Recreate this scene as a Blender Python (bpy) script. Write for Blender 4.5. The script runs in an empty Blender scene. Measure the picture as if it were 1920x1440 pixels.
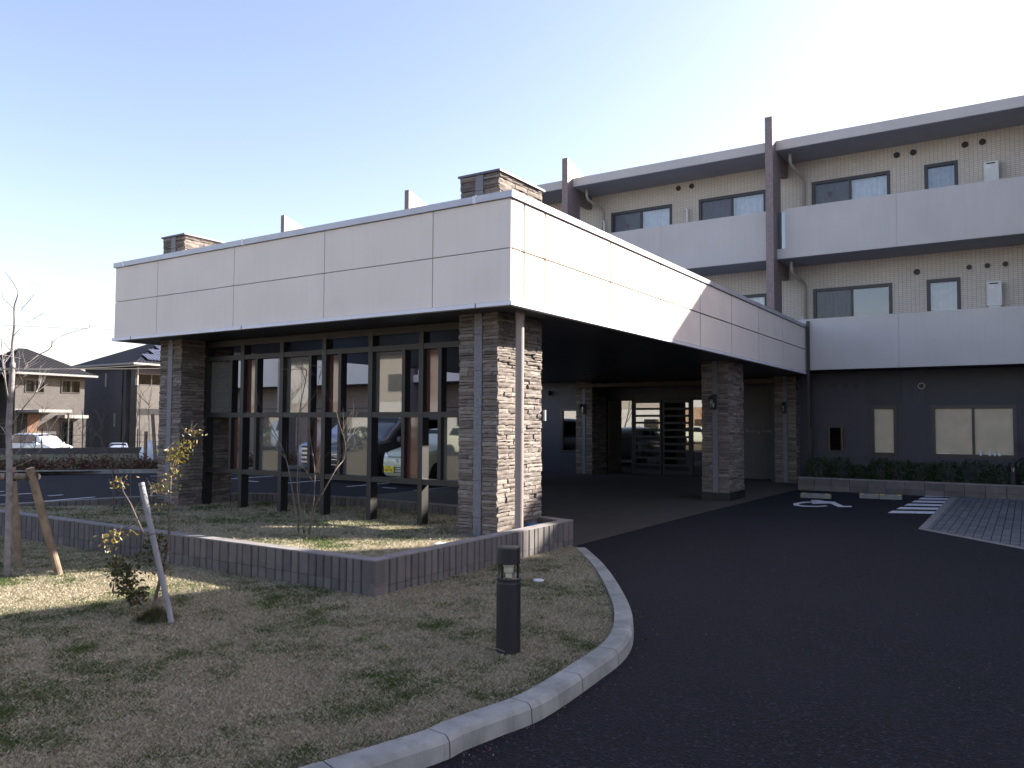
import bpy, math, random
import numpy as np
from mathutils import Vector, Matrix
R_ = math.radians
sc = bpy.context.scene
col = sc.collection
rnd = random.Random(7)

# ------------------------------------------------------------------ camera, sky, sun
F_PX, CX, CY, HC = 1489.0, 960.0, 720.0, 1.6
def nrm(v): v = np.array(v, float); return v/np.linalg.norm(v)
_Y = nrm([965.6, 79.3, F_PX]); _X = -nrm([-2302, 62, F_PX])
_X = nrm(_X-0.5*(_X@_Y)*_Y); _Y = nrm(_Y-(_X@_Y)*_X)
_Z = np.cross(_X, _Y); _Z = -_Z if _Z[1] > 0 else _Z
RW = np.array([_X, _Y, _Z]); CP = np.array([0, 0, HC])
def P(px, py, axis, val):
    """point of the photograph (1920x1440) measured on a world plane"""
    d = RW@np.array([(px-CX)/F_PX, (py-CY)/F_PX, 1.]); t = (val-CP[axis])/d[axis]
    return Vector(CP+t*d)
cam_d = bpy.data.cameras.new('camera'); cam = bpy.data.objects.new('camera', cam_d); col.objects.link(cam)
cam_d.sensor_width = 36; cam_d.lens = F_PX/1920*36; cam_d.clip_end = 3000; cam_d.clip_start = .05
m = Matrix.Identity(4)
for i in range(3):
    m[i][0] = RW[i, 0]; m[i][1] = -RW[i, 1]; m[i][2] = -RW[i, 2]; m[i][3] = CP[i]
cam.matrix_world = m
sc.camera = cam

SUN = Vector((1, 1.23, .82)).normalized()
w = bpy.data.worlds.new('World'); sc.world = w; w.use_nodes = True
wn = w.node_tree; wn.nodes.clear()
sky = wn.nodes.new('ShaderNodeTexSky'); sky.sky_type = 'NISHITA'; sky.sun_disc = False
sky.sun_elevation = math.asin(SUN.z); sky.sun_rotation = math.atan2(SUN.x, SUN.y)
sky.air_density = 1.0; sky.dust_density = 1.5; sky.ozone_density = 1.2; sky.altitude = 20
bg = wn.nodes.new('ShaderNodeBackground'); bg.inputs[1].default_value = .08
wo = wn.nodes.new('ShaderNodeOutputWorld')
wb = wn.nodes.new('ShaderNodeVectorMath'); wb.operation = 'MULTIPLY'; wb.inputs[1].default_value = (1.21, 1.035, 1.01)
wn.links.new(sky.outputs[0], wb.inputs[0]); wn.links.new(wb.outputs[0], bg.inputs[0]); wn.links.new(bg.outputs[0], wo.inputs[0])
sl = bpy.data.lights.new('sun', 'SUN'); sl.energy = 5.0; sl.angle = R_(.55); sl.color = (1, .93, .82)
so = bpy.data.objects.new('sun', sl); col.objects.link(so)
so.rotation_euler = SUN.to_track_quat('Z', 'Y').to_euler(); so.location = (30, 40, 40)
vs = sc.view_settings; vs.view_transform = 'Standard'; vs.look = 'None'; vs.gamma = 1; vs.exposure = 2.05

# ------------------------------------------------------------------ materials
def mat_new(name):
    m = bpy.data.materials.new(name); m.use_nodes = True
    nt = m.node_tree; b = nt.nodes['Principled BSDF']
    return m, nt, b
def N(nt, t, **kw):
    n = nt.nodes.new(t)
    for k, v in kw.items(): setattr(n, k, v)
    return n
def setin(n, **kw):
    for k, v in kw.items(): n.inputs[k].default_value = v
def ramp(nt, fac, stops):
    r = N(nt, 'ShaderNodeValToRGB'); e = r.color_ramp.elements
    while len(e) < len(stops): e.new(.5)
    for i, (p, c) in enumerate(stops):
        e[i].position = p; e[i].color = (*c, 1)
    nt.links.new(fac, r.inputs[0]); return r.outputs[0]
def pos(nt): return N(nt, 'ShaderNodeTexCoord').outputs['Object']
def noise(nt, vec, scale, detail=3, rough=.55):
    n = N(nt, 'ShaderNodeTexNoise'); n.inputs['Scale'].default_value = scale
    n.inputs['Detail'].default_value = detail; n.inputs['Roughness'].default_value = rough
    nt.links.new(vec, n.inputs['Vector']); return n.outputs['Fac']
def math_(nt, op, a, b=None, c=None):
    n = N(nt, 'ShaderNodeMath', operation=op)
    for i, v in enumerate((a, b, c)):
        if v is None: continue
        if isinstance(v, (int, float)): n.inputs[i].default_value = v
        else: nt.links.new(v, n.inputs[i])
    return n.outputs[0]
def mixc(nt, fac, a, b, mode='MIX'):
    n = N(nt, 'ShaderNodeMix', data_type='RGBA', blend_type=mode)
    for i, v in ((0, fac), (6, a), (7, b)):
        if isinstance(v, (int, float)): n.inputs[i].default_value = v
        elif isinstance(v, tuple): n.inputs[i].default_value = (*v, 1)
        else: nt.links.new(v, n.inputs[i])
    return n.outputs[2]
def bump(nt, b, h, strength=.3, dist=.01):
    n = N(nt, 'ShaderNodeBump'); n.inputs['Strength'].default_value = strength; n.inputs['Distance'].default_value = dist
    nt.links.new(h, n.inputs['Height']); nt.links.new(n.outputs[0], b.inputs['Normal'])
def plain(name, c, rough=.6, metal=0, var=.08, nscale=3, bscale=0, bstr=.2, spec=.5, streak=0):
    m, nt, b = mat_new(name)
    p = pos(nt)
    f = noise(nt, p, nscale, 5)
    lo = tuple(x*(1-var*2) for x in c); hi = tuple(min(1, x*(1+var*2)) for x in c)
    cc = ramp(nt, f, [(.25, lo), (.75, hi)])
    if streak:
        mp = N(nt, 'ShaderNodeMapping'); mp.inputs['Scale'].default_value = (5, 5, .35); nt.links.new(p, mp.inputs[0])
        k = ramp(nt, noise(nt, mp.outputs[0], 2.2, 5, .7), [(.48, (1, 1, 1)), (.75, (1-streak, 1-streak, 1-streak*1.1))])
        cc = mixc(nt, 1., cc, k, 'MULTIPLY')
    nt.links.new(cc, b.inputs['Base Color'])
    setin(b, Roughness=rough, Metallic=metal); b.inputs['Specular IOR Level'].default_value = spec
    if bscale: bump(nt, b, noise(nt, p, bscale, 4), bstr, .004)
    return m
def island(name, stops, rough=.85, nscale=12, namp=.5, bscale=40, bstr=.5, spec=.3, dist=.006):
    m, nt, b = mat_new(name)
    g = N(nt, 'ShaderNodeNewGeometry'); p = pos(nt)
    c = ramp(nt, g.outputs['Random Per Island'], stops)
    f = noise(nt, p, nscale, 5, .65)
    f2 = math_(nt, 'MULTIPLY_ADD', f, namp*2, 1-namp)
    n = N(nt, 'ShaderNodeVectorMath', operation='SCALE'); nt.links.new(c, n.inputs[0]); nt.links.new(f2, n.inputs[3])
    nt.links.new(n.outputs[0], b.inputs['Base Color'])
    setin(b, Roughness=rough); b.inputs['Specular IOR Level'].default_value = spec
    if bscale: bump(nt, b, noise(nt, p, bscale, 5), bstr, dist)
    return m
def walluv(nt):
    """(along wall, height, 0) for any upright face"""
    g = N(nt, 'ShaderNodeNewGeometry'); s = N(nt, 'ShaderNodeSeparateXYZ'); nt.links.new(g.outputs['True Normal'], s.inputs[0])
    ax = math_(nt, 'GREATER_THAN', math_(nt, 'ABSOLUTE', s.outputs[0]), .6)
    q = N(nt, 'ShaderNodeSeparateXYZ'); nt.links.new(pos(nt), q.inputs[0])
    u = math_(nt, 'ADD', math_(nt, 'MULTIPLY', q.outputs[1], ax), math_(nt, 'MULTIPLY', q.outputs[0], math_(nt, 'SUBTRACT', 1., ax)))
    c = N(nt, 'ShaderNodeCombineXYZ'); nt.links.new(u, c.inputs[0]); nt.links.new(q.outputs[2], c.inputs[1])
    return c.outputs[0]
def tiles(name, c1, c2, mortar, bw, bh, msize=.004, offset=0, rough=.5, bstr=.4, spec=.4, uv=None):
    m, nt, b = mat_new(name)
    v = walluv(nt) if uv is None else pos(nt)
    t = N(nt, 'ShaderNodeTexBrick'); t.offset = offset; t.squash = 1
    nt.links.new(v, t.inputs['Vector'])
    for k, x in (('Color1', (*c1, 1)), ('Color2', (*c2, 1)), ('Mortar', (*mortar, 1)), ('Scale', 1.), ('Mortar Size', msize), ('Mortar Smooth', .1), ('Bias', 0.), ('Brick Width', bw), ('Row Height', bh)):
        t.inputs[k].default_value = x
    f = noise(nt, pos(nt), 1.2, 5)
    n = N(nt, 'ShaderNodeVectorMath', operation='SCALE'); nt.links.new(t.outputs['Color'], n.inputs[0])
    nt.links.new(math_(nt, 'MULTIPLY_ADD', f, .35, .82), n.inputs[3])
    nt.links.new(n.outputs[0], b.inputs['Base Color'])
    setin(b, Roughness=rough); b.inputs['Specular IOR Level'].default_value = spec
    bump(nt, b, math_(nt, 'SUBTRACT', 1., t.outputs['Fac']), bstr, .004)
    return m
def ribs(name, c, pitch, rough=.5, strength=.8):
    m, nt, b = mat_new(name)
    s = N(nt, 'ShaderNodeSeparateXYZ'); nt.links.new(walluv(nt), s.inputs[0])
    f = math_(nt, 'PINGPONG', s.outputs[0], pitch/2)
    h = math_(nt, 'SMOOTH_MIN', math_(nt, 'DIVIDE', f, pitch/2), .5, .2)
    bump(nt, b, h, strength, .012)
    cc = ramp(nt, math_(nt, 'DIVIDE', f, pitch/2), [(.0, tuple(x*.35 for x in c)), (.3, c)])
    nt.links.new(cc, b.inputs['Base Color']); setin(b, Roughness=rough)
    return m
M = {}
M['panel'] = plain('panel_beige', (.72, .65, .595), .7, streak=.05, var=.03, nscale=1.3, bscale=160, bstr=.25)
M['parapet'] = plain('parapet_render', (.50, .465, .45), .75, streak=.06, var=.035, nscale=.8, bscale=120, bstr=.2)
M['seam'] = plain('soft_panel_seam', (.17, .15, .14), .8)
M['joint'] = plain('panel_joint', (.03, .026, .024), .8)
M['coping'] = plain('coping_metal', (.42, .42, .46), .42, metal=.25, var=.05)
M['coping_dark'] = plain('dark_coping_metal', (.10, .10, .12), .5, metal=.3)
M['trim'] = plain('white_trim', (.66, .66, .72), .4, var=.03)
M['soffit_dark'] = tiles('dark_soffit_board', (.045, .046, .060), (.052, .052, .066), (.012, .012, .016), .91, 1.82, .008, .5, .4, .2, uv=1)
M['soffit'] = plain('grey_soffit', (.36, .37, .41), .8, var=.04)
M['stone'] = island('ledge_stone', [(0, (.115, .096, .086)), (.3, (.155, .131, .117)), (.6, (.19, .163, .146)), (.85, (.24, .208, .185)), (1, (.14, .122, .114))], .9, 14, .45, 55, .7)
M['stone_back'] = plain('stone_backing', (.05, .042, .038), .95)
M['inlay'] = plain('grey_inlay_stone', (.145, .145, .165), .6, var=.15, nscale=30, bscale=80, bstr=.3)
M['frame'] = plain('bronze_frame', (.013, .0115, .011), .5, var=.05)
M['sash'] = plain('dark_sash', (.022, .02, .024), .4, var=.05)
M['tile'] = tiles('cream_wall_tile', (.62, .56, .49), (.56, .50, .44), (.34, .31, .285), .1, .05, .006)
M['brown_tile'] = tiles('brown_wall_tile', (.15, .105, .095), (.205, .15, .135), (.10, .08, .078), .1, .05, .005)
M['fin'] = tiles('fin_tile', (.21, .155, .15), (.28, .21, .205), (.15, .12, .12), .05, .05, .004)
M['siding'] = ribs('dark_ribbed_siding', (.042, .041, .06), .05)
M['siding_flat'] = plain('dark_flat_siding', (.03, .03, .04), .55)
M['wood'] = plain('brown_wood_beam', (.085, .055, .036), .6, var=.2, nscale=9)
M['pipe'] = plain('brown_pipe', (.25, .21, .20), .45, var=.03)
M['pipe_beige'] = plain('beige_pipe', (.42, .38, .33), .5, var=.03)
M['pipe_white'] = plain('white_pipe', (.7, .7, .72), .5, var=.03)
M['heater'] = plain('heater_case', (.62, .62, .62), .45, var=.03)
M['black'] = plain('black_plastic', (.012, .012, .014), .5)
M['rubber'] = plain('tyre_rubber', (.02, .02, .02), .85)
M['chrome'] = plain('chrome', (.6, .6, .62), .2, metal=.9)
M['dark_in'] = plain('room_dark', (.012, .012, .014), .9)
M['curtain'] = plain('curtain_cloth', (.72, .72, .72), .9, var=.06, nscale=6)
M['curtain_grey'] = plain('sheer_cloth', (.3, .31, .34), .9, var=.1, nscale=5)
M['red_mark'] = plain('red_sticker', (.30, .045, .06), .5)
M['bulb'] = plain('lamp_cover', (.8, .8, .72), .5)
M['bollard'] = plain('bollard_metal', (.009, .0095, .014), .5, var=.08, nscale=2)
M['white_paint'] = plain('road_paint', (.50, .52, .56), .85, var=.2, nscale=22)
M['white'] = plain('white_plastic', (.5, .5, .52), .5)
M['paper'] = plain('paper_white', (.7, .7, .7), .7)
M['yellow'] = plain('plate_yellow', (.75, .58, .03), .5)
M['letter'] = plain('letter_metal', (.30, .30, .31), .5)
M['brass'] = plain('brass_edge', (.16, .12, .06), .35, metal=.6)
M['kerb'] = plain('kerb_concrete', (.225, .23, .22), .9, streak=.3, var=.2, nscale=3.5, bscale=120, bstr=.4)
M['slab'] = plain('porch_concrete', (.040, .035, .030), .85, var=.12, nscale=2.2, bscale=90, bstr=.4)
M['block'] = island('block_concrete', [(0, (.10, .092, .092)), (.5, (.125, .113, .11)), (1, (.15, .135, .13))], .9, 7, .35, 90, .6)
M['block_cap'] = plain('block_top', (.19, .175, .175), .9, var=.12, nscale=9, bscale=120)
M['bark'] = plain('young_bark', (.115, .092, .08), .85, var=.25, nscale=18)
M['bark_grey'] = plain('pale_bark', (.20, .18, .175), .85, var=.2, nscale=16)
M['bark_dark'] = plain('dark_bark', (.10, .08, .068), .85, var=.25, nscale=20)
M['log'] = plain('treated_log', (.19, .145, .10), .85, var=.25, nscale=7, bscale=30, bstr=.4)
M['log_end'] = plain('log_end', (.42, .36, .28), .85, var=.1)
M['bamboo'] = plain('grey_stake', (.19, .185, .195), .7, var=.12, nscale=8)
M['rope'] = plain('dark_rope', (.05, .035, .028), .9)
M['solar'] = tiles('solar_cells', (.02, .025, .05), (.025, .03, .055), (.2, .2, .22), .3, .3, .01, 0, .2, .1, .5, uv=1)
M['render_grey'] = plain('grey_render', (.075, .07, .085), .85, var=.05)
M['render_dark'] = plain('dark_render', (.085, .075, .075), .85, var=.05)
M['grey_tile'] = tiles('grey_house_tile', (.042, .038, .037), (.054, .048, .047), (.03, .026, .025), .5, .16, .012, .5)
M['beige_wall'] = plain('beige_house_wall', (.28, .26, .23), .8, var=.04)
M['white_wall'] = plain('white_house_wall', (.40, .40, .39), .8, var=.03)
M['tan_wall'] = plain('tan_house_wall', (.30, .20, .13), .8, var=.05)
M['gutter'] = plain('pale_gutter', (.20, .19, .19), .5)
M['orange_wood'] = plain('orange_board', (.11, .05, .025), .6, var=.15)
M['hedge_leaf'] = island('hedge_leaf', [(0, (.008, .020, .006)), (.6, (.018, .036, .010)), (1, (.035, .055, .015))], .6, 3, .3, 0, spec=.35)
M['red_leaf'] = island('winter_leaf', [(0, (.07, .03, .028)), (.5, (.12, .06, .045)), (.8, (.10, .10, .05)), (1, (.17, .11, .07))], .8, 3, .3, 0)
M['bag'] = plain('plastic_bag', (.62, .66, .74), .45, var=.1, nscale=20)
M['blue'] = plain('blue_plastic', (.05, .14, .30), .5)

def leafmat():
    m, nt, b = mat_new('camellia_leaf')
    g = N(nt, 'ShaderNodeNewGeometry')
    c = ramp(nt, g.outputs['Random Per Island'], [(0, (.05, .055, .012)), (.35, (.13, .11, .02)), (.7, (.26, .20, .04)), (.9, (.34, .24, .09)), (1, (.22, .11, .04))])
    nt.links.new(c, b.inputs['Base Color']); setin(b, Roughness=.42)
    tr = N(nt, 'ShaderNodeBsdfTranslucent'); nt.links.new(c, tr.inputs[0])
    mx = N(nt, 'ShaderNodeMixShader'); mx.inputs[0].default_value = .3
    nt.links.new(b.outputs[0], mx.inputs[1]); nt.links.new(tr.outputs[0], mx.inputs[2])
    nt.links.new(mx.outputs[0], nt.nodes['Material Output'].inputs[0]); return m
M['leaf'] = leafmat()
def glassmat(name, tint, refl, rough=.0, base=None, bamt=0, fk=.7):
    """thin pane: see-through tint + mirror reflection by angle (+ a little body colour)"""
    m, nt, b = mat_new(name); nt.nodes.remove(b)
    tr = N(nt, 'ShaderNodeBsdfTransparent'); tr.inputs[0].default_value = (*tint, 1)
    body = tr
    if base:
        df = N(nt, 'ShaderNodeBsdfDiffuse'); df.inputs[0].default_value = (*base, 1)
        mm = N(nt, 'ShaderNodeMixShader'); mm.inputs[0].default_value = bamt
        nt.links.new(tr.outputs[0], mm.inputs[1]); nt.links.new(df.outputs[0], mm.inputs[2]); body = mm
    gl = N(nt, 'ShaderNodeBsdfGlossy'); gl.inputs['Roughness'].default_value = rough
    lw = N(nt, 'ShaderNodeLayerWeight'); lw.inputs[0].default_value = .35
    f = math_(nt, 'MULTIPLY_ADD', lw.outputs['Fresnel'], fk, refl)
    mx = N(nt, 'ShaderNodeMixShader'); nt.links.new(f, mx.inputs[0])
    nt.links.new(body.outputs[0], mx.inputs[1]); nt.links.new(gl.outputs[0], mx.inputs[2])
    nt.links.new(mx.outputs[0], nt.nodes['Material Output'].inputs[0]); return m
M['glass'] = glassmat('window_glass', (.88, .9, .92), .07, fk=.55)
M['screen'] = glassmat('insect_screen', (.78, .78, .80), .03, .3, (.06, .06, .07), .22, fk=.1)
M['glass_house'] = glassmat('house_glass', (.30, .34, .34), .0, fk=.12)
M['glass_dark'] = glassmat('door_glass', (.22, .24, .26), .26)
M['glass_pale'] = glassmat('pale_pane', (.28, .30, .30), .15, .02, (.34, .35, .33), .30)
M['glass_red'] = glassmat('reddish_pane', (.40, .25, .24), .08, .05, (.20, .10, .09), .45)
M['glass_car'] = glassmat('car_glass', (.10, .12, .13), .03, fk=.35)
M['glass_clear'] = glassmat('lamp_glass', (.85, .85, .8), .05)
M['frost'] = plain('frosted_pane', (.55, .47, .34), .5, var=.06, nscale=3, bscale=60, bstr=.4)

def asphalt():
    m, nt, b = mat_new('asphalt'); p = pos(nt)
    v = N(nt, 'ShaderNodeTexVoronoi'); v.inputs['Scale'].default_value = 75; nt.links.new(p, v.inputs['Vector'])
    big = noise(nt, p, .5, 5, .6); fine = noise(nt, p, 90, 3)
    c = ramp(nt, v.outputs['Color'], [(0, (.0015, .0015, .0025)), (.55, (.0064, .0066, .0105)), (.8, (.012, .0125, .0195)), (1, (.05, .052, .07))])
    c2 = mixc(nt, ramp(nt, big, [(.35, (0, 0, 0)), (.7, (.5, .5, .5))]), c, (.0125, .0127, .019))
    # small pale chips
    v2 = N(nt, 'ShaderNodeTexVoronoi'); v2.inputs['Scale'].default_value = 9; nt.links.new(p, v2.inputs['Vector'])
    chip = math_(nt, 'LESS_THAN', v2.outputs['Distance'], .035)
    c3 = mixc(nt, math_(nt, 'MULTIPLY', chip, .4), c2, (.2, .19, .18))
    nt.links.new(c3, b.inputs['Base Color']); setin(b, Roughness=.93); b.inputs['Specular IOR Level'].default_value = .22
    h = math_(nt, 'ADD', v.outputs['Distance'], fine); bump(nt, b, h, .9, .006); return m
M['asphalt'] = asphalt()
def soil(name, a, g, gl=.5):
    m, nt, b = mat_new(name); p = pos(nt)
    f = noise(nt, p, 1.1, 7, .7); f2 = noise(nt, p, 35, 4, .7)
    k = math_(nt, 'ADD', math_(nt, 'MULTIPLY', f, .75), math_(nt, 'MULTIPLY', f2, .25))
    c = ramp(nt, k, [(gl-.1, g), (gl+.02, tuple(x*.8 for x in a)), (gl+.15, a)])
    nt.links.new(c, b.inputs['Base Color']); setin(b, Roughness=.95); b.inputs['Specular IOR Level'].default_value = .1
    bump(nt, b, f2, .8, .02); return m
M['lawn'] = soil('lawn_thatch', (.16, .13, .085), (.03, .05, .015), .46)
M['lawn_far'] = soil('far_lawn', (.17, .155, .10), (.07, .09, .035), .48)
M['ground'] = soil('dry_ground', (.16, .14, .10), (.07, .09, .04), .5)
def grassmat():
    m, nt, b = mat_new('grass_blade'); g = N(nt, 'ShaderNodeNewGeometry'); p = pos(nt)
    f = noise(nt, p, 1.15, 6, .68); f2 = noise(nt, p, 7, 3, .6)
    k = math_(nt, 'ADD', math_(nt, 'MULTIPLY', f, .72), math_(nt, 'MULTIPLY', f2, .28))
    k = math_(nt, 'ADD', k, math_(nt, 'MULTIPLY', math_(nt, 'SUBTRACT', g.outputs['Random Per Island'], .5), .16))
    rid = N(nt, 'ShaderNodeMath', operation='FRACT'); nt.links.new(math_(nt, 'MULTIPLY', g.outputs['Random Per Island'], 37.3), rid.inputs[0])
    dry = ramp(nt, rid.outputs[0], [(0, (.18, .155, .105)), (.45, (.38, .335, .24)), (.8, (.64, .58, .44)), (1, (.27, .19, .12))])
    grn = ramp(nt, rid.outputs[0], [(0, (.035, .065, .018)), (.6, (.075, .115, .03)), (1, (.17, .19, .075))])
    s = ramp(nt, k, [(.425, (1, 1, 1)), (.475, (0, 0, 0))])
    c = mixc(nt, s, dry, grn); nt.links.new(c, b.inputs['Base Color'])
    setin(b, Roughness=.7); b.inputs['Specular IOR Level'].default_value = .2
    tr = N(nt, 'ShaderNodeBsdfTranslucent'); nt.links.new(c, tr.inputs[0])
    mx = N(nt, 'ShaderNodeMixShader'); mx.inputs[0].default_value = .3
    nt.links.new(b.outputs[0], mx.inputs[1]); nt.links.new(tr.outputs[0], mx.inputs[2])
    nt.links.new(mx.outputs[0], nt.nodes['Material Output'].inputs[0]); return m
M['grass'] = grassmat()
def paver():
    m = tiles('block_paving', (.10, .10, .112), (.145, .147, .158), (.016, .016, .020), .115, .2, .006, .0, .85, .6, .2, uv=1)
    return m
M['paver'] = paver()
def rooftile(name, c):
    m, nt, b = mat_new(name); q = N(nt, 'ShaderNodeSeparateXYZ'); nt.links.new(pos(nt), q.inputs[0])
    u = math_(nt, 'PINGPONG', math_(nt, 'ADD', q.outputs[0], q.outputs[1]), .15)
    v = math_(nt, 'FRACT', math_(nt, 'MULTIPLY', q.outputs[2], 7.5))
    h = math_(nt, 'ADD', math_(nt, 'MULTIPLY', u, 5), v)
    bump(nt, b, h, .9, .05)
    cc = ramp(nt, v, [(0, tuple(x*.4 for x in c)), (.18, c), (1, tuple(x*1.25 for x in c))])
    nt.links.new(cc, b.inputs['Base Color']); setin(b, Roughness=.8); b.inputs['Specular IOR Level'].default_value = .15; return m
M['roof_grey'] = rooftile('grey_roof_tile', (.012, .012, .015))
M['roof_blue'] = rooftile('blue_roof_tile', (.013, .014, .022))
M['roof_brown'] = rooftile('brown_roof_tile', (.08, .03, .026))
def paint(name, c, metal=.0):
    m, nt, b = mat_new(name); b.inputs['Base Color'].default_value = (*c, 1)
    f = noise(nt, pos(nt), 60, 2)
    nt.links.new(ramp(nt, f, [(.3, tuple(x*.96 for x in c)), (.7, tuple(min(1, x*1.03) for x in c))]), b.inputs['Base Color'])
    setin(b, Roughness=.35, Metallic=metal); b.inputs['Coat Weight'].default_value = .8; b.inputs['Coat Roughness'].default_value = .05
    return m
M['paint_cream'] = paint('cream_car_paint', (.50, .53, .42))
M['paint_silver'] = paint('silver_blue_paint', (.27, .31, .42), .3)
M['paint_dark'] = paint('dark_car_paint', (.012, .012, .018))
M['paint_white'] = paint('white_car_paint', (.75, .76, .78))
M['headlamp'] = paint('headlamp_lens', (.55, .6, .7))

# ------------------------------------------------------------------ mesh helpers
class MB:
    def __init__(s): s.v = []; s.f = []
    def add(s, vs, fs):
        k = len(s.v); s.v += [tuple(v) for v in vs]; s.f += [tuple(i+k for i in f) for f in fs]
    def box(s, x0, x1, y0, y1, z0, z1):
        s.add([(x0, y0, z0), (x1, y0, z0), (x1, y1, z0), (x0, y1, z0), (x0, y0, z1), (x1, y0, z1), (x1, y1, z1), (x0, y1, z1)],
              [(0, 3, 2, 1), (4, 5, 6, 7), (0, 1, 5, 4), (1, 2, 6, 5), (2, 3, 7, 6), (3, 0, 4, 7)])
    def bbox(s, x0, x1, y0, y1, z0, z1, c=.006):
        """box with chamfered upright and top edges"""
        P8 = [(x0+c, y0), (x1-c, y0), (x1, y0+c), (x1, y1-c), (x1-c, y1), (x0+c, y1), (x0, y1-c), (x0, y0+c)]
        mx, my = (x0+x1)/2, (y0+y1)/2
        vs = [(x, y, z0) for x, y in P8]+[(x, y, z1-c) for x, y in P8]
        vs += [(x+(c if x < mx else -c)*(abs(x-mx) > (x1-x0)/2-c*1.5), y+(c if y < my else -c)*(abs(y-my) > (y1-y0)/2-c*1.5), z1) for x, y in P8]
        fs = [tuple(range(7, -1, -1)), tuple(range(16, 24))]
        for k in (0, 8):
            for i in range(8):
                j = (i+1) % 8; fs.append((k+i, k+j, k+8+j, k+8+i))
        s.add(vs, fs)
    def quad(s, a, b, c, d): s.add([a, b, c, d], [(0, 1, 2, 3)])
    def prism(s, pts, z0, z1):
        n = len(pts)
        s.add([(x, y, z0) for x, y in pts]+[(x, y, z1) for x, y in pts],
              [tuple(range(n-1, -1, -1)), tuple(range(n, 2*n))]+[(i, (i+1) % n, n+(i+1) % n, n+i) for i in range(n)])
    def extrude(s, pts, off):
        """planar 3d polygon extruded by vector off"""
        n = len(pts); off = Vector(off)
        s.add([tuple(p) for p in pts]+[tuple(Vector(p)+off) for p in pts],
              [tuple(range(n-1, -1, -1)), tuple(range(n, 2*n))]+[(i, (i+1) % n, n+(i+1) % n, n+i) for i in range(n)])
    def tube(s, pts, r, n=8, cap=True):
        pts = [Vector(p) for p in pts]; rs = r if isinstance(r, (list, tuple)) else [r]*len(pts)
        k = len(s.v); up = None
        for i, p in enumerate(pts):
            d = (pts[min(i+1, len(pts)-1)]-pts[max(i-1, 0)]).normalized()
            if up is None: up = d.orthogonal().normalized()
            up = (up-d*up.dot(d)); up = up.normalized() if up.length > 1e-6 else d.orthogonal().normalized()
            q = d.cross(up)
            for j in range(n):
                a = 2*math.pi*j/n; s.v.append(tuple(p+(up*math.cos(a)+q*math.sin(a))*rs[i]))
        for i in range(len(pts)-1):
            for j in range(n):
                a = k+i*n+j; b = k+i*n+(j+1) % n; s.f.append((a, b, b+n, a+n))
        if cap:
            s.f.append(tuple(k+j for j in range(n-1, -1, -1))); e = k+(len(pts)-1)*n; s.f.append(tuple(e+j for j in range(n)))
    def lathe(s, prof, c=(0, 0, 0), n=20):
        k = len(s.v)
        for r, z in prof:
            for j in range(n):
                a = 2*math.pi*j/n; s.v.append((c[0]+r*math.cos(a), c[1]+r*math.sin(a), c[2]+z))
        for i in range(len(prof)-1):
            for j in range(n):
                a = k+i*n+j; b = k+i*n+(j+1) % n; s.f.append((a, b, b+n, a+n))
        s.f.append(tuple(k+j for j in range(n-1, -1, -1))); e = k+(len(prof)-1)*n; s.f.append(tuple(e+j for j in range(n)))
    def build(s, name, mat, parent=None, smooth=False, origin=None, bevel=0):
        me = bpy.data.meshes.new(name); o = bpy.data.objects.new(name, me); col.objects.link(o)
        base = Vector((0, 0, 0))
        if parent is not None:
            base = wloc(parent)
            if origin is not None: base = Vector(origin)
            o.parent = parent; o.location = base-wloc(parent)
        elif origin is not None: base = Vector(origin); o.location = base
        me.from_pydata([(v[0]-base.x, v[1]-base.y, v[2]-base.z) for v in s.v], [], s.f)
        if mat is not None: me.materials.append(M[mat])
        if smooth: me.polygons.foreach_set('use_smooth', [True]*len(me.polygons))
        me.update()
        if bevel:
            b = o.modifiers.new('bevel', 'BEVEL'); b.width = bevel; b.segments = 2; b.limit_method = 'ANGLE'
        return o
def wloc(o):
    v = Vector((0, 0, 0))
    while o is not None: v = v+o.location; o = o.parent
    return v
def tag(o, label=None, cat=None, group=None, kind=None):
    if label: o['label'] = label
    if cat: o['category'] = cat
    if group: o['group'] = group
    if kind: o['kind'] = kind
    return o
def thing(name, label, cat, loc, group=None):
    o = bpy.data.objects.new(name, None); col.objects.link(o); o.location = loc; o.empty_display_size = .2
    return tag(o, label, cat, group)
def B(name, mat, parent, *boxes, **kw):
    mb = MB()
    for b in boxes: mb.box(*b)
    return mb.build(name, mat, parent, **kw)
def struct(name, mb, mat): return tag(mb.build(name, mat), kind='structure')
def copy_tree(o, parent=None):
    c = o.copy(); col.objects.link(c); c.parent = parent
    for ch in [x for x in o.children]: copy_tree(ch, c)
    return c
def text_mesh(name, s, size, loc, rot, mat, parent, depth=.004, extr=None, align='CENTER'):
    cu = bpy.data.curves.new(name, 'FONT'); cu.body = s; cu.size = size; cu.extrude = depth; cu.align_x = align; cu.align_y = 'CENTER'
    t = bpy.data.objects.new(name, cu); col.objects.link(t)
    bpy.context.view_layer.update()
    me = bpy.data.meshes.new_from_object(t.evaluated_get(bpy.context.evaluated_depsgraph_get()))
    bpy.data.objects.remove(t)
    o = bpy.data.objects.new(name, me); col.objects.link(o); me.materials.clear(); me.materials.append(M[mat])
    o.rotation_euler = rot; o.parent = parent; o.location = Vector(loc)-(wloc(parent) if parent else Vector((0, 0, 0))); return o

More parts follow.
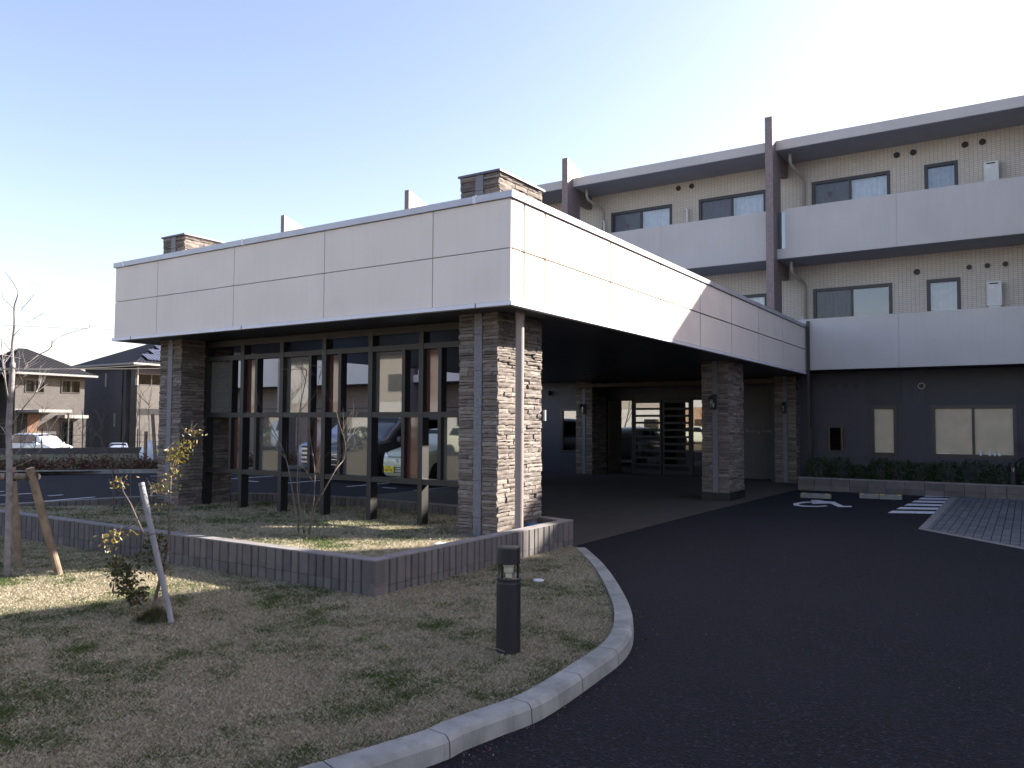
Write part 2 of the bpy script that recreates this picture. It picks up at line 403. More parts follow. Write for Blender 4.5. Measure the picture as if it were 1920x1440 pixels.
# ------------------------------------------------------------------ ground, roads, lawns
ZL = .08                                    # front lawn
g = MB()
xs = [-400, -150, -60, -47, -42, -40, 60, 400]; zs = [-1.15, -1.15, -1.15, -1.1, -.3, -.06, -.06, -.06]
for i in range(7):
    g.quad((xs[i], -300, zs[i]), (xs[i+1], -300, zs[i+1]), (xs[i+1], 400, zs[i+1]), (xs[i], 400, zs[i]))
struct('ground', g, 'ground')
kerb_out = [(-12, -9), (-6.5, -3.2), (-3.6, .6), (-2.75, 1.9)]+[(a.x, a.y) for a in (P(*p, 2, 0) for p in [(797.6, 1440), (863.8, 1411), (943, 1379), (1019, 1348), (1112, 1285), (1178.6, 1228.6), (1188, 1173.7), (1169, 1123), (1136.6, 1072), (1100, 1036)])]
def smooth_line(pts, n=6):
    out = []
    for i in range(len(pts)-1):
        p0, p1, p2, p3 = [Vector((*pts[max(0, min(len(pts)-1, k))], 0)) for k in (i-1, i, i+1, i+2)]
        for j in range(n):
            t = j/n
            q = .5*((2*p1)+(p2-p0)*t+(2*p0-5*p1+4*p2-p3)*t*t+(3*p1-p0-3*p2+p3)*t**3); out.append((q.x, q.y))
    out.append(pts[-1]); return out
KO = smooth_line(kerb_out, 6)
def offset_line(pts, d):
    out = []
    for i, p in enumerate(pts):
        a = Vector(pts[max(0, i-1)]); b = Vector(pts[min(len(pts)-1, i+1)]); t = (b-a).normalized()
        out.append((p[0]-t.y*d, p[1]+t.x*d))
    return out
KI = offset_line(KO, .15)
a = MB(); a.prism([(-27.5, -60), (40, -60), (40, 21.9), (-8, 23.9), (-40, 23.9), (-40, -60)], -.05, 0.)
struct('asphalt', a, 'asphalt')
# porch slab, concrete strip and block paving
s = MB(); s.prism([(-12.2, 9.6), (-5.02, 9.0), (-4.98, 13.6), (-4.83, 20.3), (-4.83, 24.2), (-13.3, 24.2), (-13.3, 20.6), (-12.2, 18)], -.02, .004)
struct('porch_floor', s, 'slab')
pv = [(-1.49, 21.3), (-1.45, 13.84), (-.07, 12.38), (3.5, 8.9), (9, 8.9), (9, 21.3)]
s = MB(); s.prism(pv, -.02, .006); struct('paving_edge', s, 'block_cap')
s = MB(); s.prism([(-1.33, 20.9), (-1.33, 13.9), (-.02, 12.5), (3.55, 9.05), (8.9, 9.05), (8.9, 20.9)], -.02, .010); struct('paving', s, 'paver')
# front lawn (thick sheet) bounded by the kerb and the planter wall
lawn_poly = [p for p in KI]+[(-4.9, 8.9), (-4.9, 5.3), (-13, 5.3), (-40, 5.3), (-40, -40), (-12.2, -40)]
s = MB(); s.prism(lawn_poly, -.04, ZL-.02); struct('lawn', s, 'lawn')
# kerb: separate cast units with joints
kb = thing('kerb', 'pale concrete kerb curving round the dry front lawn', 'kerb', (-2.4, 4, 0)); 
def arc_resample(pts, step):
    out = [Vector(pts[0])]; acc = 0
    for i in range(len(pts)-1):
        a, b = Vector(pts[i]), Vector(pts[i+1]); L = (b-a).length; d = step-acc
        while d <= L: out.append(a.lerp(b, d/L)); d += step
        acc = (acc+L) % step
    return out
KOr = [tuple(p) for p in arc_resample(KO, .1)]; KIr = offset_line(KOr, .15); KB = offset_line(KOr, .025)
joint_u = 0; seg = 6
units = [(i, min(i+seg, len(KOr)-1)) for i in range(0, len(KOr)-1, seg)]
km = MB()
for (i0, i1) in units:
    n = i1-i0+1; vs = []; 
    for k in range(i0, i1+1):
        sh = 0
        if k == i0: sh = .07
        if k == i1: sh = -.07
        def sft(L):
            p = Vector(L[k]); q = Vector(L[min(k+1, len(L)-1)] if sh > 0 else L[k-1]); return p.lerp(q, abs(sh)*.6) if sh else p
        o, b_, i_ = sft(KOr), sft(KB), sft(KIr)
        h = .105-.03*max(0, min(1, (b_.y-5.5)/3.5))
        vs += [(o.x, o.y, -.03), (o.x*.7+b_.x*.3, o.y*.7+b_.y*.3, h-.028), (b_.x, b_.y, h-.006), (b_.x*.85+i_.x*.15, b_.y*.85+i_.y*.15, h), (i_.x, i_.y, h), (i_.x, i_.y, -.03)]
    fs = []
    for k in range(n-1):
        for j in range(5): a0 = k*6+j; fs.append((a0, a0+6, a0+7, a0+1))
    fs += [(0, 1, 2, 3, 4, 5), tuple((n-1)*6+j for j in (5, 4, 3, 2, 1, 0))]
    km.add(vs, fs)
km.build('kerb_stone', 'kerb', kb)
jm = MB()
for k in range(len(KOr)-1):
    o0, o1, i0, i1 = Vector(KB[k]), Vector(KB[k+1]), Vector(KIr[k]), Vector(KIr[k+1]); z = .092-.03*max(0, min(1, (o0.y-5.5)/3.5))
    jm.quad((*o0, z), (*o1, z), (*i1, z), (*i0, z)); jm.quad((*o0, -.02), (*o1, -.02), (*o1, z), (*o0, z))
jm.build('joint_mortar', 'joint', kb)

# planter island
ZT = .385
F0, F1 = (-13.0, 5.28), (-4.85, 5.28)
isl = [(-13.0, 5.28), (-4.85, 5.28), (-4.85, 8.95), (-5.35, 9.08), (-6.1, 9.45), (-7.3, 9.75), (-9.15, 9.85), (-10.6, 9.65), (-11.5, 9.3), (-12.15, 8.6), (-12.6, 7.3), (-13.0, 5.28)]
pw = thing('retaining_wall', 'low grey ribbed block wall round the raised lawn of the canopy', 'block wall', (-4.85, 5.28, 0))
bm_, cap = MB(), MB()
r2 = random.Random(3)
def block_run(p, q, z0, z1, th=.14, mb=bm_):
    p, q = Vector(p), Vector(q); L = (q-p).length; t = (q-p)/L; nrmv = Vector((t.y, -t.x)); u = 0
    while u < L-1e-3:
        wd = min(r2.choice((.085, .1, .1, .12, .135)), L-u)
        if L-u-wd < .04: wd = L-u
        a0 = p+t*(u+.005); b0 = p+t*(u+wd-.005); d = r2.uniform(0, .006); zz = z0
        mid = z0+(z1-z0)*.42
        for (za, zb) in ((z0, mid-.004), (mid, z1-.012)):
            A = a0+nrmv*(-.012-d); Bq = b0+nrmv*(-.012-d); a1 = a0+t*.008-nrmv*d; b1 = b0-t*.008-nrmv*d; A2 = a0-nrmv*th; B2 = b0-nrmv*th
            pts = [A, a1, b1, Bq, B2, A2]
            mb.prism([(v.x, v.y) for v in pts][::1], za, zb)
        u += wd
for i in range(3): block_run(isl[i], isl[i+1], -.03 if i else .03, ZT)
for i in range(3, len(isl)-1): block_run(isl[i], isl[i+1], -.03, ZT-.02)
bm_.build('block_course', 'block', pw)
def cap_run(pts, z0, z1, w0=.004, w1=-.13):
    a_ = offset_line(pts, -w0); b_ = offset_line(pts, -w1)
    for i in range(len(pts)-1): cap.prism([a_[i], a_[i+1], b_[i+1], b_[i]], z0, z1)
def miter(pts, d):
    """offset closed ring inwards (counter-clockwise ring)"""
    n = len(pts)-1; out = []
    for i in range(n):
        p = Vector(pts[i]); a_ = (p-Vector(pts[i-1 if i else n-1])).normalized(); b_ = (Vector(pts[i+1])-p).normalized()
        na, nb = Vector((-a_.y, a_.x)), Vector((-b_.y, b_.x)); k = (na+nb); k = k/max(.3, k.dot(na)); out.append(p+k*d)
    return out
inn = miter(isl, .138); outr = miter(isl, .006)
for i in range(len(isl)-1):
    j = (i+1) % (len(isl)-1); z1 = ZT-(.0 if i < 3 else .02)
    cap.prism([tuple(outr[i]), tuple(outr[j]), tuple(inn[j]), tuple(inn[i])], z1-.013, z1)
cap.build('wall_top', 'block_cap', pw)
def zin(x, y): return .325-.125*min(1, max(0, (y-5.4)/2.4))
il = MB(); ring = [tuple(p) for p in inn]
nx_, ny_ = 40, 24
for i in range(nx_):
    for j in range(ny_):
        x0 = -12.95+8.05*i/nx_; x1 = -12.95+8.05*(i+1)/nx_; y0 = 5.3+4.5*j/ny_; y1 = 5.3+4.5*(j+1)/ny_
        def ins(x, y):
            c = False; n = len(ring)
            for k in range(n):
                xa, ya = ring[k]; xb, yb = ring[k-1]
                if (ya > y) != (yb > y) and x < (xb-xa)*(y-ya)/(yb-ya)+xa: c = not c
            return c
        if ins((x0+x1)/2, (y0+y1)/2) or any(ins(a_, b_) for a_ in (x0, x1) for b_ in (y0, y1)):
            il.quad((x0, y0, zin(x0, y0)), (x1, y0, zin(x1, y0)), (x1, y1, zin(x1, y1)), (x0, y1, zin(x0, y1)))
struct('island_lawn', il, 'lawn')

# grass blades
rg = np.random.default_rng(5)
def in_poly(x, y, poly):
    c = np.zeros(len(x), bool); n = len(poly)
    for k in range(n):
        xa, ya = poly[k]; xb, yb = poly[k-1]
        if ya == yb: continue
        t = ((ya > y) != (yb > y)) & (x < (xb-xa)*(y-ya)/(yb-ya)+xa); c ^= t
    return c
def grass(name, label, poly, bounds, count, zf, h=(.010, .026), wd=.0021, maxd=60, dens_pow=1.2):
    x0, x1, y0, y1 = bounds
    n = count*6; x = rg.uniform(x0, x1, n); y = rg.uniform(y0, y1, n)
    d = np.hypot(x, y); keep = in_poly(x, y, poly) & (rg.uniform(0, 1, n) < np.clip((3.2/np.maximum(d, .5))**dens_pow, 0, 1))
    az = np.arctan2(-x, y); keep &= (az > R_(-3)) & (az < R_(69))
    x, y, d = x[keep][:count], y[keep][:count], d[keep][:count]; n = len(x)
    sc_ = np.clip(d/4.0, 1, 3.0); hh = rg.uniform(h[0], h[1], n)*(1+.1*sc_); ww = wd*sc_
    a_ = rg.uniform(0, 2*np.pi, n); la = rg.uniform(0, 2*np.pi, n); ln = rg.uniform(.2, 1.3, n)*hh
    z = zf(x, y)-.006 if callable(zf) else np.full(n, zf-.026)
    v = np.zeros((n, 4, 3), np.float32)
    dx, dy = np.cos(a_)*ww/2, np.sin(a_)*ww/2; lx, ly = np.cos(la)*ln, np.sin(la)*ln
    v[:, 0] = np.stack([x-dx, y-dy, z], 1); v[:, 1] = np.stack([x+dx, y+dy, z], 1)
    v[:, 2] = np.stack([x+dx*.8+lx*.4, y+dy*.8+ly*.4, z+hh*.65], 1); v[:, 3] = np.stack([x+lx, y+ly, z+hh], 1)
    me = bpy.data.meshes.new(name); me.vertices.add(n*4); me.vertices.foreach_set('co', v.ravel())
    me.loops.add(n*6); idx = (np.arange(n)[:, None]*4+np.array([0, 1, 2, 0, 2, 3])).ravel().astype(np.int32)
    me.loops.foreach_set('vertex_index', idx); me.polygons.add(n*2)
    me.polygons.foreach_set('loop_start', np.arange(0, n*6, 3, dtype=np.int32)); me.polygons.foreach_set('loop_total', np.full(n*2, 3, np.int32))
    me.update(calc_edges=True); me.materials.append(M['grass']); o = bpy.data.objects.new(name, me); col.objects.link(o)
    return tag(o, label, 'grass', kind='stuff')
grass('lawn_grass', 'short dry straw coloured grass with green patches inside the kerb', lawn_poly, (-13.5, -2.2, .6, 9), 950000, ZL)
zinv = lambda x, y: .325-.125*np.clip((y-5.4)/2.4, 0, 1)
grass('island_grass', 'dry grass with green patches inside the low block wall', ring, (-13, -4.8, 5.3, 10), 180000, zinv, (.018, .04))
rw = random.Random(91); strawm = MB()
for k in range(26):
    x = rw.uniform(-7, -2.6); y = rw.uniform(1.5, 5.1); a_ = rw.uniform(0, 6.28); L = rw.uniform(.05, .16)
    if not in_poly(np.array([x]), np.array([y]), lawn_poly)[0]: continue
    strawm.tube([(x, y, ZL+.02), (x+math.cos(a_)*L*.5, y+math.sin(a_)*L*.5, ZL+.026+rw.uniform(0, .006)), (x+math.cos(a_+.15)*L, y+math.sin(a_+.15)*L, ZL+.02)], .0012, 4)
tag(strawm.build('loose_straw', 'log_end'), 'loose pale straw stalks scattered on the front lawn', 'straw', kind='stuff')

# ------------------------------------------------------------------ stone pillars
def ledgestone(mb, p0, u, n, W, z0, z1, rs, skip=None, hs=(.028, .062)):
    """random coursed split stone on the face starting at p0 going along u, outward normal n"""
    u, n = Vector(u), Vector(n); z = z0
    while z < z1-.01:
        h = min(rs.uniform(*hs), z1-z)
        if z1-z-h < .02: h = z1-z
        segs = [(-.012, W+.012)] if not skip else [(-.012, skip[0]), (skip[1], W+.012)]
        for (s0, s1) in segs:
            x = s0
            while x < s1-1e-3:
                L = min(rs.uniform(.12, .42), s1-x)
                if s1-x-L < .06: L = s1-x
                d = rs.uniform(.004, .038); nx = max(2, int(L/.06)); ny = 2
                vs, fs = [], []
                for j in range(ny+1):
                    for i in range(nx+1):
                        fx, fy = i/nx, j/ny; e = 1 if 0 < i < nx and 0 < j < ny else 0
                        dd = d*(1 if e else .72)+rs.uniform(-.007, .007)
                        q = Vector(p0)+u*(x+.003+(L-.006)*fx)+Vector((0, 0, z+.003+(h-.006)*fy+(rs.uniform(-.003, .003) if 0 < i < nx else 0)-p0[2]))+n*dd
                        vs.append(q)
                b0 = len(vs); ringi = [i for i in range(nx+1)]+[(j)*(nx+1)+nx for j in range(1, ny+1)]+[ny*(nx+1)+i for i in range(nx-1, -1, -1)]+[j*(nx+1) for j in range(ny-1, 0, -1)]
                for j in range(ny):
                    for i in range(nx): a0 = j*(nx+1)+i; fs.append((a0, a0+1, a0+nx+2, a0+nx+1))
                for i in ringi: vs.append(vs[i]-n*(n.dot(vs[i]-Vector(p0)))-n*.0)
                m_ = len(ringi)
                for k in range(m_): fs.append((ringi[k], b0+k, b0+(k+1) % m_, ringi[(k+1) % m_]))
                mb.add(vs, fs); x += L
        z += h
def pillar_proto(z1, faces, seed, z0=0):
    """0.56 wide, 1.0 deep; base at origin = front right corner"""
    t = thing('stone_pillar', 'x', 'pillar', (0, 0, 0)); rs = random.Random(seed); mb = MB(); W, D = .56, 1.0
    if 'f' in faces: ledgestone(mb, (-W, 0, 0), (1, 0, 0), (0, -1, 0), W, z0, z1, rs, (.215, .345))
    if 'r' in faces: ledgestone(mb, (0, 0, 0), (0, 1, 0), (1, 0, 0), D, z0, z1, rs)
    if 'b' in faces: ledgestone(mb, (0, D, 0), (-1, 0, 0), (0, 1, 0), W, z0, z1, rs)
    if 'l' in faces: ledgestone(mb, (-W, D, 0), (0, -1, 0), (-1, 0, 0), D, z0, z1, rs)
    mb.build('stone_cladding', 'stone', t)
    B('pillar_core', 'stone_back', t, (-W+.004, -.004, .004, D-.004, 0, z1))
    s = MB(); z = 0
    while z < z1:
        zz = min(z+.45, z1); s.bbox(-W+.22, -W+.34, -.028, .01, z+.002, zz-.002, .003); z += .45
    s.build('inlay_strip', 'inlay', t)
    return t
XR, XLf = -5.39, -11.67
pil = pillar_proto(4.70, 'frbl', 11); pil.location = (XR, 8.0, .0)
tag(pil, 'stone clad pillar at the right front corner of the canopy, half in sunshine', 'pillar', 'stone clad pillars of the porch canopy')
c = MB(); c.box(-.56-.04, .045, -.045, 1.045, 4.70, 4.725); capo = c.build('pillar_cap', 'coping_dark', pil); capo.location = (0, 0, 0); capo.data.transform(Matrix.Translation(wloc(pil)))
for ob in (capo,): ob.location = (0, 0, 0)
pil2 = copy_tree(pil); pil2.location = (XLf, 8.0, 0.0)
tag(pil2, 'stone clad pillar at the left front end of the canopy, all in shade', 'pillar')
midp = pillar_proto(2.96, 'frbl', 23, .17); midp.location = (-5.28, 16.55, 0)
tag(midp, 'free standing stone clad pillar with dark plinth between entrance and car park', 'pillar', 'stone clad pillars of the porch canopy')
c = MB(); c.box(-.56-.03, .03, -.03, 1.03, 0.005, .165); pl = c.build('plinth', 'black', None); pl.parent = midp
midp2 = copy_tree(midp); midp2.location = (XLf, 16.55, 0)
tag(midp2, 'stone clad pillar seen behind the canopy screen near the parked cars', 'pillar')
far = pillar_proto(2.96, 'fr', 31); far.location = (-5.36, 22.7, 0)
tag(far, 'stone clad pillar at the wall right of the dark ribbed sign panel', 'pillar', 'stone clad pillars of the porch canopy')
far2 = copy_tree(far); far2.location = (-11.66, 22.7, 0)
tag(far2, 'stone clad pillar at the wall left of the glass entrance doors', 'pillar')

# small plate on the near pillar
o = B('wall_plate', 'coping', None, (XR+.03, XR+.06, 9.03, 9.06, 1.64, 1.78)); tag(o, 'small pale plate on the far edge of the sunlit stone pillar', 'plate')
# ------------------------------------------------------------------ canopy
ZC, ZTc, XC, YC, XW, YE = 2.95, 4.27, -4.9, 7.53, -12.87, 21.93
can = thing('entrance_canopy', 'long flat roofed entrance canopy with beige panel fascia', 'canopy', (XC, YC, 0))
jx = [P(p, 500, 1, YC).x for p in (296, 439, 608, 811)]
jy = [P(p, q, 0, XC).y for p, q in ((1022, 460), (1145, 500), (1238, 560), (1313, 600), (1372, 620), (1423, 640), (1468, 660))]
zm = (ZC+ZTc)/2+.0
fb = MB(); X_ = [XW]+jx+[XC-.0]; Y_ = [YC, YC+.28]+[y for y in jy if y > YC+.4]+[YE]; e = .005
Zs = [ZC+.05, zm, ZTc-.08]
for i in range(len(X_)-1):
    for j in range(2): fb.bbox(X_[i]+e, X_[i+1]-e, YC, YC+.028, Zs[j]+e, Zs[j+1]-e, .003)
for i in range(len(Y_)-1):
    for j in range(2): fb.bbox(XC-.034, XC, Y_[i]+(.02 if i else .035), Y_[i+1]-.02, Zs[j]+.011, Zs[j+1]-.011, .003)
Yb_ = [YC+.05, 10, 13, 16, 19, YE]
for i in range(5):
    for j in range(2): fb.box(XW, XW+.05, Yb_[i]+e, Yb_[i+1]-e, Zs[j]+e, Zs[j+1]-e)
fb.build('fascia_panels', 'panel', can)
B('fascia_core', 'seam', can, (XW+.035, XC-.035, YC+.03, YC+.06, ZC+.04, ZTc-.06)); B('fascia_core', 'joint', can, (XC-.06, XC-.035, YC+.06, YE, ZC+.04, ZTc-.06)); B('fascia_core', 'joint', can, (XW+.051, XW+.06, YC+.06, YE, ZC+.04, ZTc-.06))
cp = MB(); cp.box(XW-.03, XC+.03, YC-.03, YC+.14, ZTc-.08, ZTc); cp.box(XC-.14, XC+.03, YC+.14, YE, ZTc-.08, ZTc); cp.box(XW-.03, XW+.14, YC+.14, YE, ZTc-.08, ZTc)
cp.build('coping', 'coping', can)
for xx in (P(235, 490, 1, YC).x, P(458, 450, 1, YC).x, P(892, 380, 1, YC).x): B('coping_joint_cover', 'trim', can, (xx-.025, xx+.025, YC-.034, YC+.144, ZTc-.084, ZTc+.004))
tr = MB(); tr.box(XW-.025, XC+.025, YC-.025, YC+.06, ZC, ZC+.048); tr.box(XC-.06, XC+.025, YC+.06, YE, ZC, ZC+.048); tr.box(XW-.025, XW+.06, YC+.06, YE, ZC, ZC+.048)
tr.build('drip_trim', 'trim', can)
for px in (248, 455, 893): xx = P(px, 620, 1, YC).x; B('trim_joint', 'black', can, (xx-.006, xx+.006, YC-.028, YC-.02, ZC-.002, ZC+.05))
# roof deck and soffit, with holes for the pillars being simply met by them
B('roof_deck', 'coping', can, (XW+.06, XC-.06, YC+.06, YE, 4.05, 4.10))
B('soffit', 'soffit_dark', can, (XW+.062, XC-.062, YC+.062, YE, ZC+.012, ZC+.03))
for xx in (-10.2, -7.4):
    for yy in (11.5, 15.5, 19.5): dl = MB(); dl.lathe([(.09, 0), (.09, .012)], (xx, yy, ZC-.0), 16); dl.build('downlight', 'siding_flat', can)
dp = MB(); dp.lathe([(.052, 0), (.052, ZC+.012)], (-5.15, 8.12, 0), 20); dp.lathe([(.058, 0), (.058, .09)], (-5.15, 8.12, ZC-.1), 20); dp.lathe([(.057, 0), (.057, .05)], (-5.15, 8.12, 1.5), 20)
dp.build('downpipe', 'pipe', can, smooth=False)

# ------------------------------------------------------------------ screen of frames and panes under the canopy
YS = 8.5
sr = thing('canopy_screen', 'dark bronze lattice screen of clear, pale and reddish glass panes', 'glass screen', (-8.8, YS, 0))
mains = [-11.64, -10.69, -9.755, -8.82, -7.885, -6.95, -6.02]
Z0s, Z1s, Z2s, Zt = .80, 1.715, 2.655, 2.95
fr = MB(); hw = .04; dy = .07
for i, x in enumerate(mains):
    x0, x1 = x-hw, x+hw
    if i == 0: x0, x1 = -11.665, -11.58
    if i == len(mains)-1: x0, x1 = -6.03, -5.955
    B('post', 'frame', sr, (x0, x1, YS-dy, YS+dy, .12, Zt))
subs = [-10.98, -10.36, -9.13, -8.5, -7.27, -6.63]
rl = MB()
for i in range(6):
    a0 = mains[i]+(hw if i else .06); a1 = mains[i+1]-(hw if i < 5 else .01)
    for z in (Z0s, Z1s, Z2s): rl.box(a0, a1, YS-.065, YS+.065, z-.038, z+.038)
rl.box(-11.6, -6.0, YS-.066, YS+.066, Zt-.10, Zt-.0)
rl.build('rail', 'frame', sr)
for x in subs:
    B('mullion', 'frame', sr, (x-.028, x+.028, YS-.06, YS+.06, Z0s+.038, Z1s-.038)); B('mullion', 'frame', sr, (x-.028, x+.028, YS-.06, YS+.06, Z1s+.038, Z2s-.038))
def pane(x0, x1, z0, z1, mt): B('pane', mt, sr, (x0, x1, YS+.01, YS+.018, z0, z1))
U = Z1s+.038, Z2s-.038; Lw = Z0s+.038, Z1s-.038
for i in range(6):
    a0, s_, a1 = mains[i]+hw, subs[i], mains[i+1]-hw
    wide_first = i % 2 == 0
    c1 = (a0, s_-.028); c2 = (s_+.028, a1)
    if wide_first: pane(*c1, *U, 'glass_pale'); pane(*c2, *Lw, 'glass_red')
    else: pane(*c1, *U, 'glass_red'); pane(*c2, *Lw, 'glass_pale')
# ------------------------------------------------------------------ wall lanterns
def lantern():
    t = thing('wall_lantern', 'x', 'wall lamp', (0, 0, 0))
    a = MB(); a.box(-.05, .05, -.012, 0, -.16, .16); a.tube([(0, -.01, .1), (0, -.08, .15), (0, -.15, .14)], .01); a.build('bracket', 'black', t)
    a = MB(); a.lathe([(.085, 0), (.06, .03), (.03, .05), (.01, .07)], (0, -.15, .08), 8); a.lathe([(.05, 0), (.055, .015)], (0, -.15, -.14), 8)
    for k in range(4):
        q = R_(45+90*k); a.tube([(.045*math.cos(q), -.15+.045*math.sin(q), -.13), (.075*math.cos(q), -.15+.075*math.sin(q), .085)], .005, 5)
    a.build('cage', 'black', t)
    a = MB(); a.lathe([(.04, 0), (.066, .2)], (0, -.15, -.12), 8); a.build('lamp_glass', 'glass_clear', t)
    a = MB(); a.lathe([(.012, 0), (.02, .03), (.02, .08), (.01, .1)], (0, -.15, -.1), 10); a.build('bulb', 'curtain_grey', t)
    return t
ln = lantern(); ln.location = (-5.28-.56+.28, 16.50, 2.08); tag(ln, 'black coach lantern on the free standing pillar', 'wall lamp', 'black coach lanterns on the pillars')
l2 = copy_tree(ln); l2.location = (-5.36-.28, 22.65, 2.08); tag(l2, 'black coach lantern on the pillar right of the sign panel', 'wall lamp')
l3 = copy_tree(ln); l3.location = (-11.66-.28, 22.65, 2.08); tag(l3, 'black coach lantern on the pillar left of the entrance doors', 'wall lamp')

# ------------------------------------------------------------------ main building
XB0, XB1 = -31.6, 30.0; YBal, YWl = 21.95, 23.3; ZR0, ZR1 = 9.13, 9.40
ZF = [0, 3.06, 6.12]
bd = thing('apartment_building', 'three storey care home with beige balconies and dark fins', 'building', (-5, 23.3, 0))
def wall_holes(mb, x0, x1, z0, z1, y, holes, th=.2):
    """wall facing -Y with rectangular openings (x0,x1,z0,z1)"""
    xs_ = sorted({x0, x1}|{h[0] for h in holes}|{h[1] for h in holes}); zs_ = sorted({z0, z1}|{h[2] for h in holes}|{h[3] for h in holes})
    for i in range(len(xs_)-1):
        for j in range(len(zs_)-1):
            cx_, cz_ = (xs_[i]+xs_[i+1])/2, (zs_[j]+zs_[j+1])/2
            if any(h[0] < cx_ < h[1] and h[2] < cz_ < h[3] for h in holes): continue
            mb.quad((xs_[i], y, zs_[j]), (xs_[i+1], y, zs_[j]), (xs_[i+1], y, zs_[j+1]), (xs_[i], y, zs_[j+1]))
    for h in holes:
        a0, a1, b0, b1 = h
        mb.quad((a0, y, b0), (a0, y+th, b0), (a0, y+th, b1), (a0, y, b1)); mb.quad((a1, y, b0), (a1, y, b1), (a1, y+th, b1), (a1, y+th, b0))
        mb.quad((a0, y, b1), (a0, y+th, b1), (a1, y+th, b1), (a1, y, b1)); mb.quad((a0, y, b0), (a1, y, b0), (a1, y+th, b0), (a0, y+th, b0))
rc = random.Random(17)
def window(parent, x0, x1, z0, z1, y, split=True, curtain='curtain', frac=(0, 1), glass='glass', mark=None, name='window', label=None):
    f = MB(); b_ = .085; yf = y+.03
    for (a0, a1, c0, c1) in ((x0, x1, z1-b_, z1), (x0, x1, z0, z0+b_), (x0, x0+b_, z0+b_, z1-b_), (x1-b_, x1, z0+b_, z1-b_)): f.box(a0, a1, yf-.045, yf+.07, c0, c1)
    xm = (x0+x1)/2
    if split: f.box(xm-.03, xm+.03, yf-.02, yf+.05, z0+b_, z1-b_)
    fo = f.build(name, 'sash', parent, origin=((x0+x1)/2, y, z0))
    if label: fo['label'] = label
    if split and glass == 'glass': B('insect_screen', 'screen', fo, (x0+b_, xm-.03, yf-.012, yf-.009, z0+b_, z1-b_))
    B('pane', glass, fo, (x0+b_, x1-b_, yf+.012, yf+.018, z0+b_, z1-b_)) if glass else None
    if curtain:
        cm = MB(); a0 = x0+.04+(x1-x0-.08)*frac[0]; a1 = x0+.04+(x1-x0-.08)*frac[1]; n = int((a1-a0)/.02)
        for k in range(n):
            xa, xb = a0+(a1-a0)*k/n, a0+(a1-a0)*(k+1)/n
            g_ = lambda x: yf+.13+.018*math.sin(x*46+math.sin(x*11)*1.5)+.01*math.sin(x*17)
            cm.quad((xa, g_(xa), z0), (xb, g_(xb), z0), (xb, g_(xb), z1), (xa, g_(xa), z1))
        cm.build('curtain', curtain, fo)
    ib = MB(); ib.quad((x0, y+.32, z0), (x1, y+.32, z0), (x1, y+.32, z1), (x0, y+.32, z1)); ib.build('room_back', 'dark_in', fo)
    if mark:
        mx, mz = mark; t_ = MB(); t_.extrude([(mx-.09, yf+.004, mz+.08), (mx+.09, yf+.004, mz+.08), (mx, yf+.004, mz-.09)], (0, .003, 0)); t_.build('triangle_mark', 'red_mark', fo)
    return fo
# upper wall with windows, bay by bay (bay starts at each fin)
finX = [-31.55, -25.1, -18.55, -12.05, -5.72, .7, 7.1, 13.5, 19.9, 26.3]
holes = []; wins = []
bays = [(-31.55, 0), (-25.1, 0), (-18.55, 0), (-12.05, 0), (-5.72, 1), (.7, 1), (7.1, 0), (13.5, 0)]
for fx, kd in bays:
    for fl in (1, 2):
        top = ZF[fl]+2.37; bot = ZF[fl]+.3
        if kd == 0:
            wins.append((fx+.79, fx+2.89, bot, top, fl, fx, 'a')); wins.append((fx+3.75, fx+5.80, bot, top, fl, fx, 'b'))
        else:
            wins.append((fx+.74, fx+2.77, bot, top, fl, fx, 'c')); wins.append((fx+3.59, fx+4.37, bot+.6, top, fl, fx, 'd'))
            wins.append((fx+5.0+.6, fx+6.1, bot, top, fl, fx, 'e')) if fx > 0 else None
wins = [q for q in wins if q and (q[5] > -32)]
up = MB(); wall_holes(up, XB0, 6.9, 3.2, ZR0, YWl, [q[:4] for q in wins if q[0] < 6.0]); 
up.build('upper_wall', 'tile', bd)
for (x0, x1, z0, z1, fl, fx, k) in wins:
    if x0 > 6.0: continue
    lit = fx in (-12.05, -5.72)
    if k == 'a': window(bd, x0, x1, z0, z1, YWl, curtain='curtain', frac=(.2, 1) if fl == 2 else (0, .6), mark=(x0+.56, z1-.5) if (fl == 2) else None)
    elif k == 'b': window(bd, x0, x1, z0, z1, YWl, curtain='curtain')
    elif k == 'c': window(bd, x0, x1, z0, z1, YWl, curtain='curtain' if fl == 2 else 'curtain_grey', frac=(0, 1) if fl == 2 else (0, .5), mark=(x0+.48, z1-.42) if fl == 2 else None)
    else: window(bd, x0, x1, z0, z1, YWl, split=False, curtain='curtain_grey')
